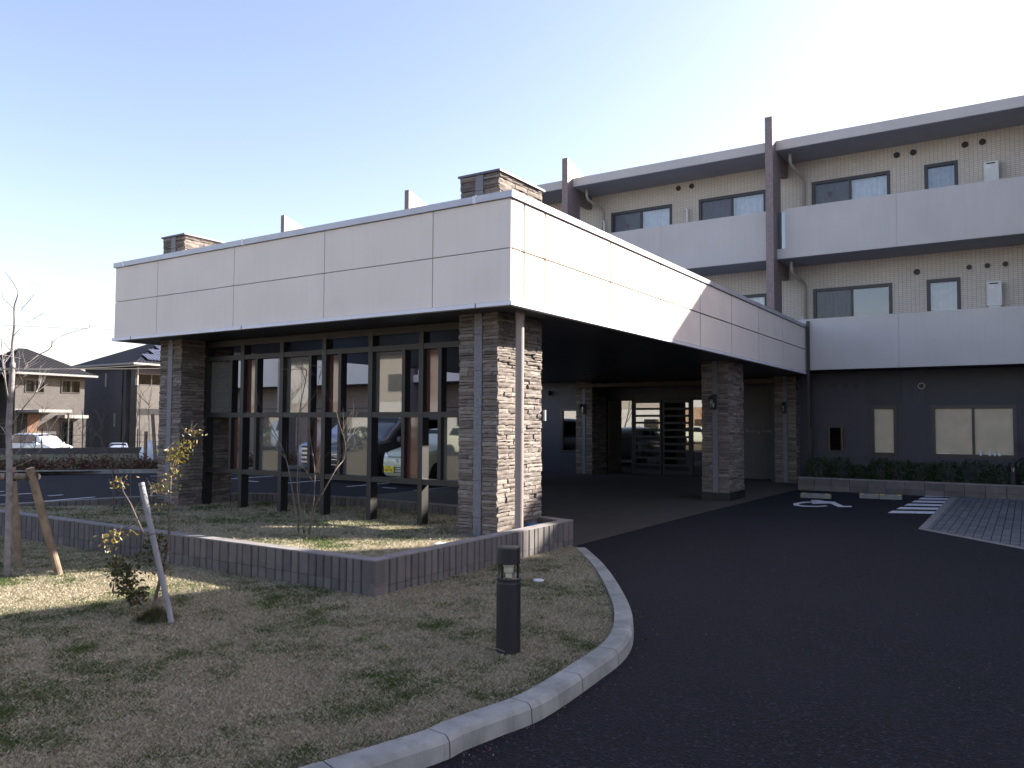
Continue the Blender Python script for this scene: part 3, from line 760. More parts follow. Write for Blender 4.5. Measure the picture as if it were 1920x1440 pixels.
# solid body behind
bk = MB(); bk.box(XB0+.02, XB1, 24.7, 33, -.1, ZR0); bk.build('rear_volume', 'parapet', bd)
sd = MB(); sd.box(XB0, XB0+.02, YWl+.001, 24.7, -.1, ZR0); sd.build('end_wall', 'tile', bd)
B('roof_slab', 'parapet', bd, (XB0-.4, XB1, YBal, 33.4, ZR0+.004, ZR1))
for i in range(len(finX)-1):
    a0, a1 = finX[i]+.1, finX[i+1]-.1; mid = a0+2.95*(1 if i != 4 else 1.02)
    for (z, ) in ((ZR0,), (6.12,)):
        B('eaves_soffit', 'soffit', bd, (a0, mid-.006, YBal+.02, YWl, z-.006, z)); B('eaves_soffit', 'soffit', bd, (mid+.006, a1, YBal+.02, YWl, z-.006, z))
bal = []
for i in range(len(finX)-1):
    a0, a1 = finX[i]+.10, finX[i+1]-.10
    for fl in (1, 2):
        z = ZF[fl]; p_ = MB(); jm_ = (a0+a1)/2+.0
        jx_ = a0+.22+2.75
        p_.box(a0+.22, jx_-.002, YBal, YBal+.15, z, z+1.36-.0); p_.box(jx_+.002, a1-.004, YBal, YBal+.15, z, z+1.36); p_.box(a0+.003, a0+.219, YBal, YBal+.15, z, z+.27)
        p_.build('balcony_parapet', 'parapet', bd)
        q = MB(); q.box(a0+.02, a0+.2, YBal+.09, YBal+.11, z+.27, z+1.30); q.build('gap_screen', 'glass_dark', bd)
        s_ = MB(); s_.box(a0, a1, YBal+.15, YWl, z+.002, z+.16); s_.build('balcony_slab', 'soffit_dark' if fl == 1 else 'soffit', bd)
for x in finX:
    zb_ = 4.12 if x in (-12.05, -5.72) else 0
    f = MB(); f.extrude([(x-.1, 21.6, zb_), (x-.1, 22.42, zb_), (x-.1, 22.42, 9.05), (x-.1, 23.6, 9.15), (x-.1, 23.6, 9.41), (x-.1, 21.6, 9.98)], (.2, 0, 0)); f.build('fin_column', 'fin', bd)
    B('fin_beam', 'fin', bd, (x-.085, x+.085, 22.42, YWl, 8.72, ZR0-.006)); B('fin_beam', 'fin', bd, (x-.085, x+.085, 22.42, YWl, 5.75, 6.114))
# downpipes and small pipes on the balconies
for fx in (-12.05, -5.72):
    for z in (9.12, 6.10):
        p_ = MB(); x = fx+.55
        p_.tube([(x-.17, 22.35, z), (x-.17, 22.35, z-.22), (x-.16, 22.42, z-.32), (x-.02, 23.1, z-.5), (x, 23.2, z-.6), (x, 23.2, z-2.75)], .045, 10); p_.build('downpipe', 'pipe_beige', bd, smooth=True)
        p_ = MB(); p_.tube([(x-.03, 23.28, z-1.45), (x-.05, 23.2, z-1.47), (x-.2, 23.17, z-1.65), (x-.21, 23.17, z-1.75), (x-.21, 23.17, z-2.75)], .03, 8); p_.build('duct', 'pipe_white', bd, smooth=True)
for x in (-11.45, -8.62):
    p_ = MB(); p_.tube([(x-.06, 23.27, 8.22), (x-.05, 23.18, 8.25), (x, 23.17, 8.18), (x, 23.17, 6.4)], .035, 8); p_.build('duct', 'pipe_white', bd, smooth=True)
def vent(x, z, y=YWl, light=False, par=bd):
    v_ = MB(); n = 16
    def ring(r, yy): return [(x+r*math.cos(2*math.pi*k/n), yy, z+r*math.sin(2*math.pi*k/n)) for k in range(n)]
    v_.extrude(ring(.085 if light else .08, y-.02), (0, .02, 0)); o = v_.build('vent', 'pipe_beige' if light else 'black', par)
    v_ = MB(); v_.extrude(ring(.062, y-.035), (0, .014, 0)); v_.build('vent_hood', 'black', o)
for x, z, l_ in ((-8.95, 8.95, 0), (-8.52, 8.95, 0), (-2.78, 8.88, 0), (-2.38, 8.88, 0), (-1.18, 8.86, 0), (-.79, 8.86, 0), (-2.35, 5.66, 0), (-1.15, 5.66, 1), (-.75, 5.66, 1), (-.36, 5.66, 1)): vent(x, z, light=l_)
for z in (8.27, 5.22):
    h_ = MB(); h_.bbox(-.77, -.44, 23.05, YWl, z-.62, z, .012); ho = h_.build('water_heater', 'heater', bd)
    B('exhaust_slot', 'black', ho, (-.71, -.52, 23.045, 23.052, z-.075, z-.045))
    B('rating_label', 'paper', ho, (-.73, -.62, 23.045, 23.051, z-.19, z-.1), (-.55, -.50, 23.045, 23.051, z-.5, z-.42))
    B('heater_base', 'pipe_white', ho, (-.74, -.47, 23.07, 23.25, z-.70, z-.622))
# wing to the right (casts the shade over the forecourt)
wg = MB(); wg.prism([(4.45, 13.2), (24, 13.2), (24, 21.9), (6.6, 21.9), (5.85, 20.9), (5.07, 18.8), (4.42, 17.1)], -.05, 9.3); wg.build('side_wing', 'parapet', bd)

# ground floor of the building
gfh = [(-3.50, -2.86, .80, 2.13), (-2.06, -.20, .80, 2.13)]
gw = MB(); wall_holes(gw, -5.36, 6.0, -.05, 3.06, 23.05, gfh); gw.build('ground_wall', 'siding', bd)
for h in gfh: B('wall_panel', 'siding_flat', bd, (h[0]-.12, h[1]+.1, 23.04, 23.048, 2.16, 2.98))
window(bd, *gfh[0], 23.05, split=False, curtain=None, glass='frost', label='narrow frosted ground floor window'); wf2 = window(bd, *gfh[1], 23.05, split=True, curtain=None, glass='frost', label='wide frosted ground floor window')
for x, h in ((-.98, .16), (-.79, .13), (-.68, .12), (-.58, .09)):
    sh_ = MB(); sh_.lathe([(.035, 0), (.035, h*.5), (.012, h*.7), (.012, h)], (x, 23.06, .865), 8); sh_.build('bottle', 'paper', wf2)
B('tray', 'paper', wf2, (-1.93, -1.66, 23.05, 23.07, .87, .91))
vent(-2.27, 2.63, 23.04, True)
for x in (-4.42, -4.12, -3.85): B('vent', 'black', bd, (x-.06, x+.06, 23.0, 23.05, 2.62, 2.74))
B('end_downpipe', 'sash', bd, (-4.86, -4.79, 21.86, 21.94, .3, 4.36)); 
B('corner_pipe', 'sash', bd, (-5.02, -4.97, 22.93, 22.98, 0, 3.0))
# porch back wall: window, pillars, doors, ribbed panel
pbh = [(-13.0, -12.24, .66, 2.11)]
pw_ = MB(); wall_holes(pw_, -13.9, -12.235, -.05, 3.06, 23.0, [pbh[0]] if False else [(-12.98, -12.27, .64, 2.11)]); pw_.build('porch_wall', 'siding', bd)
window(bd, -12.98, -12.27, .64, 2.11, 23.0, split=False, curtain=None, glass='glass_dark')
B('wall_panel', 'siding_flat', bd, (-13.0, -12.26, 22.99, 22.997, 2.14, 2.9)); B('wall_panel', 'siding_flat', bd, (-13.0, -12.26, 22.99, 22.997, 0.02, .6))
B('reveal', 'siding_flat', bd, (-11.655, -11.64, 22.75, 23.8, 0, 3.06)); B('reveal', 'siding_flat', bd, (-6.04, -5.93, 22.72, 23.8, 0, 3.06))
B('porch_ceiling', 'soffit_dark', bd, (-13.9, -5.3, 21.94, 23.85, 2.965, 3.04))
B('head_wall', 'siding_flat', bd, (-11.64, -7.42, 23.8, 23.9, 2.42, 2.965))
B('timber_beam', 'wood', bd, (-12.35, -5.66, 22.40, 22.46, 2.76, 2.87))
M['siding_sign'] = ribs('sign_panel_siding', (.075, .072, .085), .06)
B('sign_wall', 'siding_sign', bd, (-7.42, -6.04, 23.8, 23.9, 0, 2.965))
text_mesh('sign_lettering', 'Sli:oo1g ·-soia', .135, (-6.70, 23.79, 1.42), (R_(90), 0, 0), 'letter', bd, .004)
ent = []
df = MB(); # outer frame
for x in (-11.62, -10.72, -8.74, -7.45): df.box(x-.035, x+.035, 23.74, 23.86, 0, 2.42)
df.box(-11.62, -7.42, 23.74, 23.86, 2.36, 2.44); df.build('entrance_frame', 'black', bd)
B('side_light', 'glass_dark', bd, (-11.58, -10.76, 23.79, 23.80, .02, 2.36)); B('side_light', 'glass_dark', bd, (-8.70, -7.49, 23.79, 23.80, .02, 2.36))
for (x0, x1) in ((-10.68, -9.74), (-9.70, -8.78)):
    d_ = MB(); d_.box(x0, x0+.06, 23.76, 23.80, .01, 2.36); d_.box(x1-.06, x1, 23.76, 23.80, .01, 2.36)
    for k in range(11): d_.box(x0+.06, x1-.06, 23.762, 23.798, .06+.222*k-(.05 if k == 0 else 0), .13+.222*k+(.02 if k == 0 else 0))
    do = d_.build('sliding_door', 'black', bd, origin=((x0+x1)/2, 23.78, 0)); B('pane', 'glass_dark', do, (x0+.06, x1-.06, 23.776, 23.784, .1, 2.34))
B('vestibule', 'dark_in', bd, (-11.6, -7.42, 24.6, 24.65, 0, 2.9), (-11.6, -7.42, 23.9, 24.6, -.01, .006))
B('security_camera', 'black', bd, (-13.45, -13.33, 22.8, 22.99, 2.55, 2.7))
# left wing ground floor: brown tile with curtained windows
lh = []
for fx in finX[:3]:
    lh += [(fx+.8, fx+2.6, .3, 2.05), (fx+3.6, fx+5.7, .3, 2.05)]
lw = MB(); wall_holes(lw, XB0, -13.9, -.05, 3.06, YWl, lh); lw.build('left_ground_wall', 'brown_tile', bd)
for i, h in enumerate(lh): window(bd, *h, YWl, curtain='curtain', frac=(0, 1), glass='glass')
cn = MB(); cn.quad((-13.9, 23.0, 0), (-13.9, YWl, 0), (-13.9, YWl, 3.06), (-13.9, 23.0, 3.06)); cn.build('corner_return', 'brown_tile', bd)
B('string_course', 'siding_flat', bd, (XB0, -13.95, YWl-.02, YWl-.002, 2.16, 2.2))
for x in (-19.4, -18.9, -16.9): vent(x, 2.62, YWl, True)

# notice box
nb = thing('notice_box', 'dark glass fronted notice box with brass edges on the siding', 'notice box', (-4.38, 23.04, 1.2))
B('case', 'black', nb, (-4.53, -4.23, 22.99, 23.04, .92, 1.54)); B('side_trim', 'brass', nb, (-4.56, -4.53, 22.97, 23.04, .92, 1.54), (-4.23, -4.20, 22.97, 23.04, .92, 1.54))
B('notice_glass', 'glass_dark', nb, (-4.52, -4.24, 22.975, 22.985, .93, 1.53))
# ------------------------------------------------------------------ hedge planter on the right
hp = thing('planter_wall', 'low grey block planter wall along the dark siding', 'block wall', (-4.8, 20.5, 0))
hb = MB(); block_run((-4.8, 20.9), (-4.8, 20.42), 0, 0, mb=MB())
def course(mb, x0, x1, y, z0, z1, L, th=.14):
    x = x0
    while x < x1-.01: mb.bbox(x+.003, min(x+L, x1)-.003, y, y+th, z0, z1-.003, .004); x += L
course(hb, -4.8, 6.0, 20.45, -.02, .13, .4); course(hb, -4.8+.0, 6.0, 20.45, .13, .29, .4)
hb.box(-4.8, -4.66, 20.592, 22.9, -.02, .27); hb.build('block_course', 'block', hp)
B('wall_top', 'block_cap', hp, (-4.805, 6.0, 20.446, 20.592, .29, .32), (-4.805, -4.66, 20.592, 22.9, .272, .30))
s = MB(); s.box(-4.66, 6, 20.59, 23.04, .0, .22); struct('planter_soil', s, 'ground')
def leafcloud(mb, n, fn, size, rs, flat=.6):
    for _ in range(n):
        c_ = Vector(fn(rs)); d = Vector((rs.gauss(0, 1), rs.gauss(0, 1), rs.gauss(0, 1)*flat+.3)).normalized(); u_ = d.orthogonal().normalized()
        u_ = Matrix.Rotation(rs.uniform(0, 6.28), 3, d)@u_; v_ = d.cross(u_); s_ = size*rs.uniform(.6, 1.3)
        mb.add([c_-u_*s_, c_+v_*s_*.45+d*s_*.1, c_+u_*s_, c_-v_*s_*.45+d*s_*.1], [(0, 1, 2, 3)])
rh = random.Random(40)
hx = -4.45; k = 0
while hx < 2.0:
    r_ = rh.uniform(.28, .42); hh = rh.uniform(.36, .58); yy = 21.3+rh.uniform(-.15, .15)
    t = thing('hedge_shrub', '', 'shrub', (hx, yy, .22), 'clipped dark green shrubs in the planter')
    t['label'] = 'clipped dark evergreen shrub in the planter under the ground floor windows'
    lm = MB(); 
    def fn(rs, hx=hx, yy=yy, r_=r_, hh=hh):
        a_ = rs.uniform(0, 6.28); rr = r_*rs.uniform(.55, 1.05)**.6; zz = rs.uniform(.02, 1); k_ = (1-zz**3*.45)*(1+.15*math.sin(a_*3+hx*5))
        return (hx+rr*k_*math.cos(a_), yy+rr*1.3*k_*math.sin(a_), .22+hh*zz*(1+.1*math.sin(a_*4)))
    leafcloud(lm, 1300, fn, .03, rh); lm.build('foliage', 'hedge_leaf', t)
    sm = MB()
    for q in range(5): a_ = rh.uniform(0, 6.28); sm.tube([(hx, yy, .2), (hx+.15*math.cos(a_), yy+.15*math.sin(a_), .22+hh*.7)], .008, 5)
    sm.build('stem', 'bark_dark', t); hx += r_*1.45
# bollard light in that planter
def bollard(h, r):
    t = thing('bollard_light', '', 'bollard', (0, 0, 0))
    a = MB(); a.lathe([(r*1.01, -.05), (r*1.01, .01), (r, .02), (r, h*.655), (r*.975, h*.665), (r*.975, h*.685), (r, h*.69), (r*1.0, h*.70), (r*.96, h*.705)], n=28); a.build('post', 'bollard', t, smooth=False)
    a = MB(); a.lathe([(r*.8, h*.838), (r*.93, h*.84), (r*.93, h*.985), (r*.88, h*.998), (r*.5, h*1.0)], n=28); a.build('cap', 'bollard', t)
    a = MB(); a.lathe([(r*.86, h*.705), (r*.86, h*.84)], n=24); a.build('lens', 'glass_clear', t)
    a = MB()
    for k in range(3): q = R_(20+120*k); a.tube([(r*.78*math.cos(q), r*.78*math.sin(q), h*.70), (r*.78*math.cos(q), r*.78*math.sin(q), h*.845)], .007, 6)
    a.build('strut', 'bollard', t)
    a = MB(); a.lathe([(r*.28, h*.70), (r*.28, h*.745), (r*.40, h*.76), (r*.40, h*.80), (r*.5, h*.84)], n=16); a.build('lamp', 'bulb', t)
    return t
bl = bollard(.70, .082); bl.location = (-2.96, 4.54, ZL-.01); tag(bl, 'dark grey cylindrical bollard light on the front lawn by the kerb', 'bollard', 'dark bollard lights')
bl2 = copy_tree(bl); bl2.location = (-.28, 20.8, .1); tag(bl2, 'dark bollard light in the planter beside the bicycle', 'bollard')
# bicycle at the right edge
by = thing('bicycle', 'dark bicycle with wire basket parked beyond the planter shrubs', 'bicycle', (.1, 20.75, .2))
def torus(mb, c, R0, r0, ax='y', n=32, k=6):
    pts = [(c[0]+R0*math.cos(2*math.pi*i/n), c[1], c[2]+R0*math.sin(2*math.pi*i/n)) for i in range(n+1)]; mb.tube(pts, r0, k, cap=False)
for cx_ in (.02, 1.12):
    a = MB(); torus(a, (cx_, 22.2, .55), .32, .016); wo_ = a.build('tyre', 'rubber', by)
    a = MB(); torus(a, (cx_, 22.2, .55), .295, .008)
    for k in range(14): q = math.pi*2*k/14; a.tube([(cx_, 22.2, .55), (cx_+.295*math.cos(q), 22.2, .55+.295*math.sin(q))], .002, 4)
    a.build('wheel', 'chrome', by)
a = MB()
for p_ in ([(.02, 22.2, .55), (.12, 22.2, .95), (.16, 22.2, 1.22)], [(.14, 22.2, 1.0), (.62, 22.2, .62)], [(.62, 22.2, .62), (.78, 22.2, 1.12)], [(.62, 22.2, .62), (1.12, 22.2, .55)], [(.14, 22.2, 1.08), (.72, 22.2, .95)], [(1.12, 22.2, .55), (.74, 22.2, .98)]): a.tube(p_, .014, 6)
a.build('frame', 'black', by)
a = MB(); a.tube([(.30, 21.93, 1.22), (.18, 22.0, 1.25), (.16, 22.2, 1.22), (.18, 22.4, 1.25), (.30, 22.47, 1.22)], .012, 6); a.build('handlebar', 'chrome', by)
a = MB(); a.bbox(.68, .92, 22.12, 22.28, 1.12, 1.17, .02); a.build('saddle', 'black', by)
a = MB()
for z in (1.0, 1.06, 1.12, 1.18, 1.25):
    q = .14+.03*(z-1)/.25; cx_ = -.08; a.tube([(cx_-q, 22.2-q, z), (cx_+q, 22.2-q, z), (cx_+q, 22.2+q, z), (cx_-q, 22.2+q, z), (cx_-q, 22.2-q, z)], .004, 4)
for k in range(7):
    for sgn in (-1, 1):
        u_ = -.14+.28*k/6; a.tube([(-.08+u_, 22.2+sgn*.14, 1.0), (-.08+u_*1.2, 22.2+sgn*.17, 1.25)], .003, 4); a.tube([(-.08+sgn*.14, 22.2+u_, 1.0), (-.08+sgn*.17, 22.2+u_*1.2, 1.25)], .003, 4)
a.build('basket', 'bollard', by)
# ------------------------------------------------------------------ wheel stops and markings
def wheelstop(x0, x1, y0, y1, label):
    t = thing('wheel_stop', label, 'wheel stop', ((x0+x1)/2, (y0+y1)/2, 0), 'concrete wheel stops at the planter')
    a = MB(); p0, p1 = Vector((x0, y0, 0)), Vector((x1, y1, 0)); b_ = Vector((0, .1, 0))
    prof = [(-.075, 0), (-.055, .10), (.055, .10), (.075, 0)]
    vs = [tuple(p_+Vector((0, dy_+.08, z_))) for p_ in (p0, p1) for dy_, z_ in prof]
    a.add(vs, [(0, 1, 2, 3), (7, 6, 5, 4), (0, 4, 5, 1), (1, 5, 6, 2), (2, 6, 7, 3), (3, 7, 4, 0)]); a.build('concrete_bar', 'kerb', t, bevel=.006)
    r_ = MB()
    for f_ in (.12, .88):
        q = p0.lerp(p1, f_); r_.box(q.x-.04, q.x+.04, q.y+.018, q.y+.05, .092, .104)
    r_.build('reflector', 'yellow', t)
wheelstop(-4.24, -3.62, 18.28, 18.32, 'short pale concrete wheel stop behind the wheelchair symbol')
wheelstop(-3.13, -2.74, 18.9, 18.95, 'left half of the long pair of wheel stops beside the white hatching'); wheelstop(-2.73, -2.30, 18.95, 19.0, 'right half of the long pair of wheel stops touching the white hatching')
mk = MB(); zk = .004
def line(p, q, wd=.1, z=zk, mb=mk):
    p, q = Vector(p), Vector(q); t = (q-p).normalized(); n = Vector((-t.y, t.x))*wd/2
    mb.quad((*(p-n), z), (*(q-n), z), (*(q+n), z), (*(p+n), z))
# hatching
pa = [P(*p, 2, 0) for p in ((1662, 963), (1752, 966), (1790, 929), (1742, 927))]
A_, B_, C_, D_ = [Vector((p.x, p.y)) for p in pa]
for k in range(6):
    f0, f1 = k/6+.02, k/6+.115
    def L_(f): return (A_.lerp(D_, f), B_.lerp(C_, f))
    l0, r0 = L_(f0); l1, r1 = L_(f1); sk = .06
    l0, r0 = A_.lerp(D_, f0), B_.lerp(C_, min(1, f0+.03)); l1, r1 = A_.lerp(D_, f1), B_.lerp(C_, min(1, f1+.03))
    mk.quad((*l0, zk), (*r0, zk), (*r1, zk), (*l1, zk))
struct('hatched_marking', mk, 'white_paint')
# wheelchair symbol lying on the bay, seen from its foot end
wm = MB()
def SP(px, py): q = P(px, py, 2, 0); return (q.x, q.y, zk)
def poly(pts, mb=wm):
    q = [SP(*p) for p in pts]; mb.add(q, [tuple(range(len(q)))])
# arc (wheel)
arc = [(1530, 940.5), (1503, 941.5), (1487, 944.5), (1489, 948), (1504, 950), (1530, 950.6), (1552, 949.5)]
w0 = SP(1520, 941); 
oc = [SP(*p) for p in arc]; ic = [SP(*p) for p in [(1530, 942), (1510, 943), (1497, 945), (1499, 947), (1510, 948.5), (1530, 949), (1548, 948)]]
for i in range(len(oc)-1): wm.quad(oc[i], oc[i+1], ic[i+1], ic[i])
poly([(1521, 938), (1536, 938), (1547, 940), (1566, 941), (1570, 944), (1541, 944.5), (1523, 945)])
poly([(1556, 944), (1570, 944), (1582, 949), (1597, 949), (1597, 951), (1572, 951)])
struct('wheelchair_marking', wm, 'white_paint')
pm = MB()
for x, y0, y1 in ((-18.85, 14.35, 19), (-16.4, 14.3, 19), (-14.3, 14.5, 19), (-12.2, 14.6, 19)): line((x, y0), (x, y1), .1, mb=pm)
for x, y in ((-17.6, 14.3), (-13.2, 14.85), (-19.9, 14.2)): line((x-.22, y), (x+.22, y), .1, mb=pm)
for (a_, b_) in (((0, 947), (178, 932)), ((0, 929), (62, 925)), ((0, 922), (8, 921.5))):
    p_, q = P(*a_, 2, 0), P(*b_, 2, 0); p_ = p_+(p_-q)*1.0; line((p_.x, p_.y), (q.x, q.y), .1, mb=pm)
line(P(90, 930, 2, 0).xy, P(118, 928, 2, 0).xy, .1, mb=pm)
p_ = P(282, 893, 2, 0); line((p_.x, p_.y), (p_.x+.8, p_.y+.9), .1, mb=pm)
struct('parking_lines', pm, 'white_paint')
# far side kerb, lawn and low hedge
fk = [(-60, -24), (-34, 3.0), (-27.0, 10.2), (-25.0, 12.3), (-22.4, 15.4), (-21.4, 17.2), (-21.1, 21.5)]
FK = smooth_line(fk, 5); FKi = offset_line(FK, .18)
fl_ = MB(); fl_.prism(FKi+[(-21.3, 21.9), (-40, 21.9+6), (-40, -24)], -.02, .08); struct('far_lawn', fl_, 'lawn_far')
k2 = MB()
for i in range(len(FK)-1): k2.prism([FK[i], FK[i+1], FKi[i+1], FKi[i]], -.02, .115)
kf = k2.build('kerb', 'kerb'); tag(kf, 'pale far kerb between the car park and the far lawn', 'kerb')
rq = random.Random(8)
hl = offset_line(FK, 1.0); hr = arc_resample(hl, 1.0); hedges = []
for i, p_ in enumerate(hr):
    if not (-36 < p_.x < -22.0): continue
    big = rq.uniform(.45, .8); t = thing('low_shrub', 'low reddish brown winter shrub along the far kerb', 'shrub', (p_.x, p_.y, .08), 'low winter shrubs along the far kerb')
    lm = MB()
    def fn(rs, p_=p_, big=big):
        a_ = rs.uniform(0, 6.28); rr = big*math.sqrt(rs.random()); return (p_.x+rr*math.cos(a_), p_.y+rr*math.sin(a_), .08+rs.random()*.42*(1-(rr/big)**3*.6)*(1+.3*math.sin(a_*3+i)))
    leafcloud(lm, 1100, fn, .05, rq, 1.0); lm.build('foliage', 'red_leaf', t)

# ------------------------------------------------------------------ branches and trees
def branch(mb, p, d, L, r, rs, depth, droop=0, up=.15, n=6, twig=None, spread=.6, kids=(2, 4), leaf=None, tips=None):
    pts = [Vector(p)]; rr = [r]; d = Vector(d).normalized()
    for i in range(n):
        d = (d+Vector((rs.gauss(0, .12), rs.gauss(0, .12), rs.gauss(0, .08)+up*.3))).normalized()
        pts.append(pts[-1]+d*L/n); rr.append(r*(1-.75*(i+1)/n))
    mb.tube(pts, rr, 5 if r < .01 else 7)
    if tips is not None: tips.append(pts[-1])
    if depth > 0:
        for k in range(rs.randint(*kids)):
            f = rs.uniform(.25, .92); i = int(f*n); q = pts[i].lerp(pts[min(i+1, n)], f*n-i)
            a = rs.uniform(0, 6.28); o_ = d.orthogonal().normalized(); o_ = Matrix.Rotation(a, 3, d)@o_
            branch(mb, q, d+o_*spread*rs.uniform(.7, 1.4), L*rs.uniform(.35, .6), rr[i]*.6, rs, depth-1, droop, up, max(3, n-1), twig, spread, kids, leaf, tips)
def limb(mb, pts, r0, r1, n=7):
    pts = [Vector(p) for p in pts]; sm = []
    for i in range(len(pts)-1):
        p0, p1, p2, p3 = [pts[max(0, min(len(pts)-1, k))] for k in (i-1, i, i+1, i+2)]
        for j in range(4):
            t = j/4; sm.append(.5*((2*p1)+(p2-p0)*t+(2*p0-5*p1+4*p2-p3)*t*t+(3*p1-p0-3*p2+p3)*t**3))
    sm.append(pts[-1]); m_ = len(sm)-1
    mb.tube(sm, [r0+(r1-r0)*i/m_ for i in range(m_+1)], n); return sm
# staked young tree at the left edge
YT = 3.95
def PT(px, py, Y=YT): return P(px, py, 1, Y)
rt = random.Random(12)
yt = thing('young_tree', 'bare young tree with pale trunk tied to a log frame', 'tree', (-8.44, YT, ZL))
tk = MB(); tr_pts = [(14, 1085), (16, 1000), (18, 900), (17, 800), (22, 720), (24, 680), (23, 640), (18, 590), (27, 540), (12, 512)]
sm = limb(tk, [PT(*p) for p in tr_pts[:6]], .034, .025, 9); tk.build('trunk', 'bark_grey', yt, smooth=True)
br = MB(); sm2 = limb(br, [PT(*p) for p in [(24, 685), (23, 650), (27, 610), (27, 575), (33, 545), (10, 510)]], .016, .0025, 7)
for pts, r_ in (([(24, 700), (45, 690), (60, 672), (92, 655), (100, 640), (120, 628), (180, 610)][:7], .014), ([(20, 800), (40, 770), (68, 735), (78, 712)], .014), ([(17, 760), (8, 700), (2, 640)], .02), ([(22, 735), (38, 720), (55, 700)], .01),
               ([(27, 600), (40, 580), (58, 560), (74, 532)], .009), ([(25, 630), (40, 615), (62, 598), (85, 585)], .009), ([(20, 860), (40, 840), (75, 790), (80, 760)], .01), ([(27, 580), (12, 565), (-4, 555)], .008), ([(18, 880), (60, 860), (85, 830), (95, 800)], .008),
               ([(22, 660), (5, 640), (-10, 630)], .009), ([(20, 830), (2, 800), (-15, 790)], .01)):
    s_ = limb(br, [PT(*p, Y=YT+rt.uniform(-.25, .25)*(i > 0)) for i, p in enumerate(pts)], r_*.45, r_*.12, 6)
    for q in range(10):
        i = rt.randint(2, len(s_)-2); d = (s_[i+1]-s_[i]).normalized()
        branch(br, s_[i], d+Vector((rt.gauss(0, .5), rt.gauss(0, .5), rt.gauss(.2, .4))), rt.uniform(.12, .34), r_*.17, rt, 1, n=4, kids=(1, 2))
br.build('branches', 'bark_grey', yt)
lf = thing('tree_support', 'round log frame tied round the young tree trunk', 'tree stakes', (-8.5, YT, ZL))
def log(p, q, r, name='stake', ext=0):
    a = MB(); p, q = Vector(p), Vector(q); a.tube([p, q], r, 14); o = a.build(name, 'log', lf)
    e_ = MB(); d = (q-p).normalized(); e_.tube([q, q+d*.003], r*.97, 14); e_.build('sawn_end', 'log_end', o)
log((-8.95, 4.28, .0), P(22, 878, 1, 4.2), .04); log((-8.14, 4.29, .0), P(56, 878, 1, 4.0), .038)
log(P(-12, 893, 1, 4.06), P(70, 894, 1, 4.08), .034, 'crossbar')
for q in (P(20, 893, 1, 4.04), P(60, 893, 1, 4.03)):
    a = MB()
    for k in range(5):
        c_ = Vector((q.x, q.y, q.z-.035+.016*k)); a.tube([c_+Vector((.05*math.cos(2*math.pi*i/16), .05*math.sin(2*math.pi*i/16), .01*math.sin(k+i))) for i in range(17)], .008, 5, cap=False)
    a.build('rope_tie', 'rope', lf)
# leafy shrub with stake on the front lawn
YSb = 3.75
sh = thing('camellia_shrub', 'straggly shrub with yellowing leaves tied to a leaning stake', 'shrub', (-5.7, YSb, ZL)); rs_ = random.Random(21)
def PS(px, py, dy_=0): return P(px, py, 1, YSb+dy_)
sb = MB(); tw = []
limbs = [([(288, 1160), (292, 1120), (300, 1085), (296, 1050), (290, 1020), (275, 1010)], .016, .008), ([(284, 1158), (272, 1140), (258, 1120), (240, 1105), (222, 1090)], .009, .003),
         ([(300, 1080), (312, 1060), (316, 1020), (318, 960), (320, 900), (326, 860), (336, 840), (350, 828), (385, 800)], .012, .002), ([(296, 1050), (290, 1030), (272, 1005), (258, 975), (245, 945), (232, 922), (226, 900)], .010, .002),
         ([(258, 975), (262, 965), (272, 952)], .004, .002), ([(318, 960), (330, 945), (345, 931)], .005, .003), ([(322, 890), (330, 870), (325, 850), (312, 842)], .004, .002), ([(319, 930), (305, 925), (290, 920), (282, 930)], .004, .0015),
         ([(290, 1020), (270, 1000), (250, 985), (225, 995), (200, 1010)], .004, .002), ([(276, 1010), (235, 1040), (222, 1060)], .004, .002), ([(336, 840), (345, 815), (360, 805)], .003, .001), ([(320, 905), (300, 905), (285, 918)], .003, .001)]
lvt = MB()
def leaf(mb, c_, rs, s_):
    d = Vector((rs.gauss(0, 1), rs.gauss(0, 1), rs.gauss(.5, .8))).normalized(); u_ = Matrix.Rotation(rs.uniform(0, 6.28), 3, d)@d.orthogonal().normalized(); v_ = d.cross(u_)
    n0 = [(-1, 0, 0), (-.5, .36, .08), (.1, .42, .1), (.7, .22, .03), (1.05, 0, -.08), (.7, -.22, .03), (.1, -.42, .1), (-.5, -.36, .08)]
    vs = [c_+(u_*a_+v_*b_+d*k_)*s_ for a_, b_, k_ in n0]+[c_-d*.05*s_]
    mb.add(vs, [(i, (i+1) % 8, 8) for i in range(8)])
LS = {}
for i, (pts, r0, r1) in enumerate(limbs):
    LS[i] = limb(sb, [PS(*p, dy_=rs_.uniform(-.05, .05)*(k > 0)) for k, p in enumerate(pts)], r0*1.05, r1, 7)
    for q in range(7):
        k = rs_.randint(3, len(LS[i])-1); branch(sb, LS[i][k], Vector((rs_.gauss(0, 1), rs_.gauss(0, 1), rs_.gauss(.3, .8))), rs_.uniform(.04, .12), .0018, rs_, 0, n=3)
sb.build('stems', 'bark', sh)
lvd = MB()
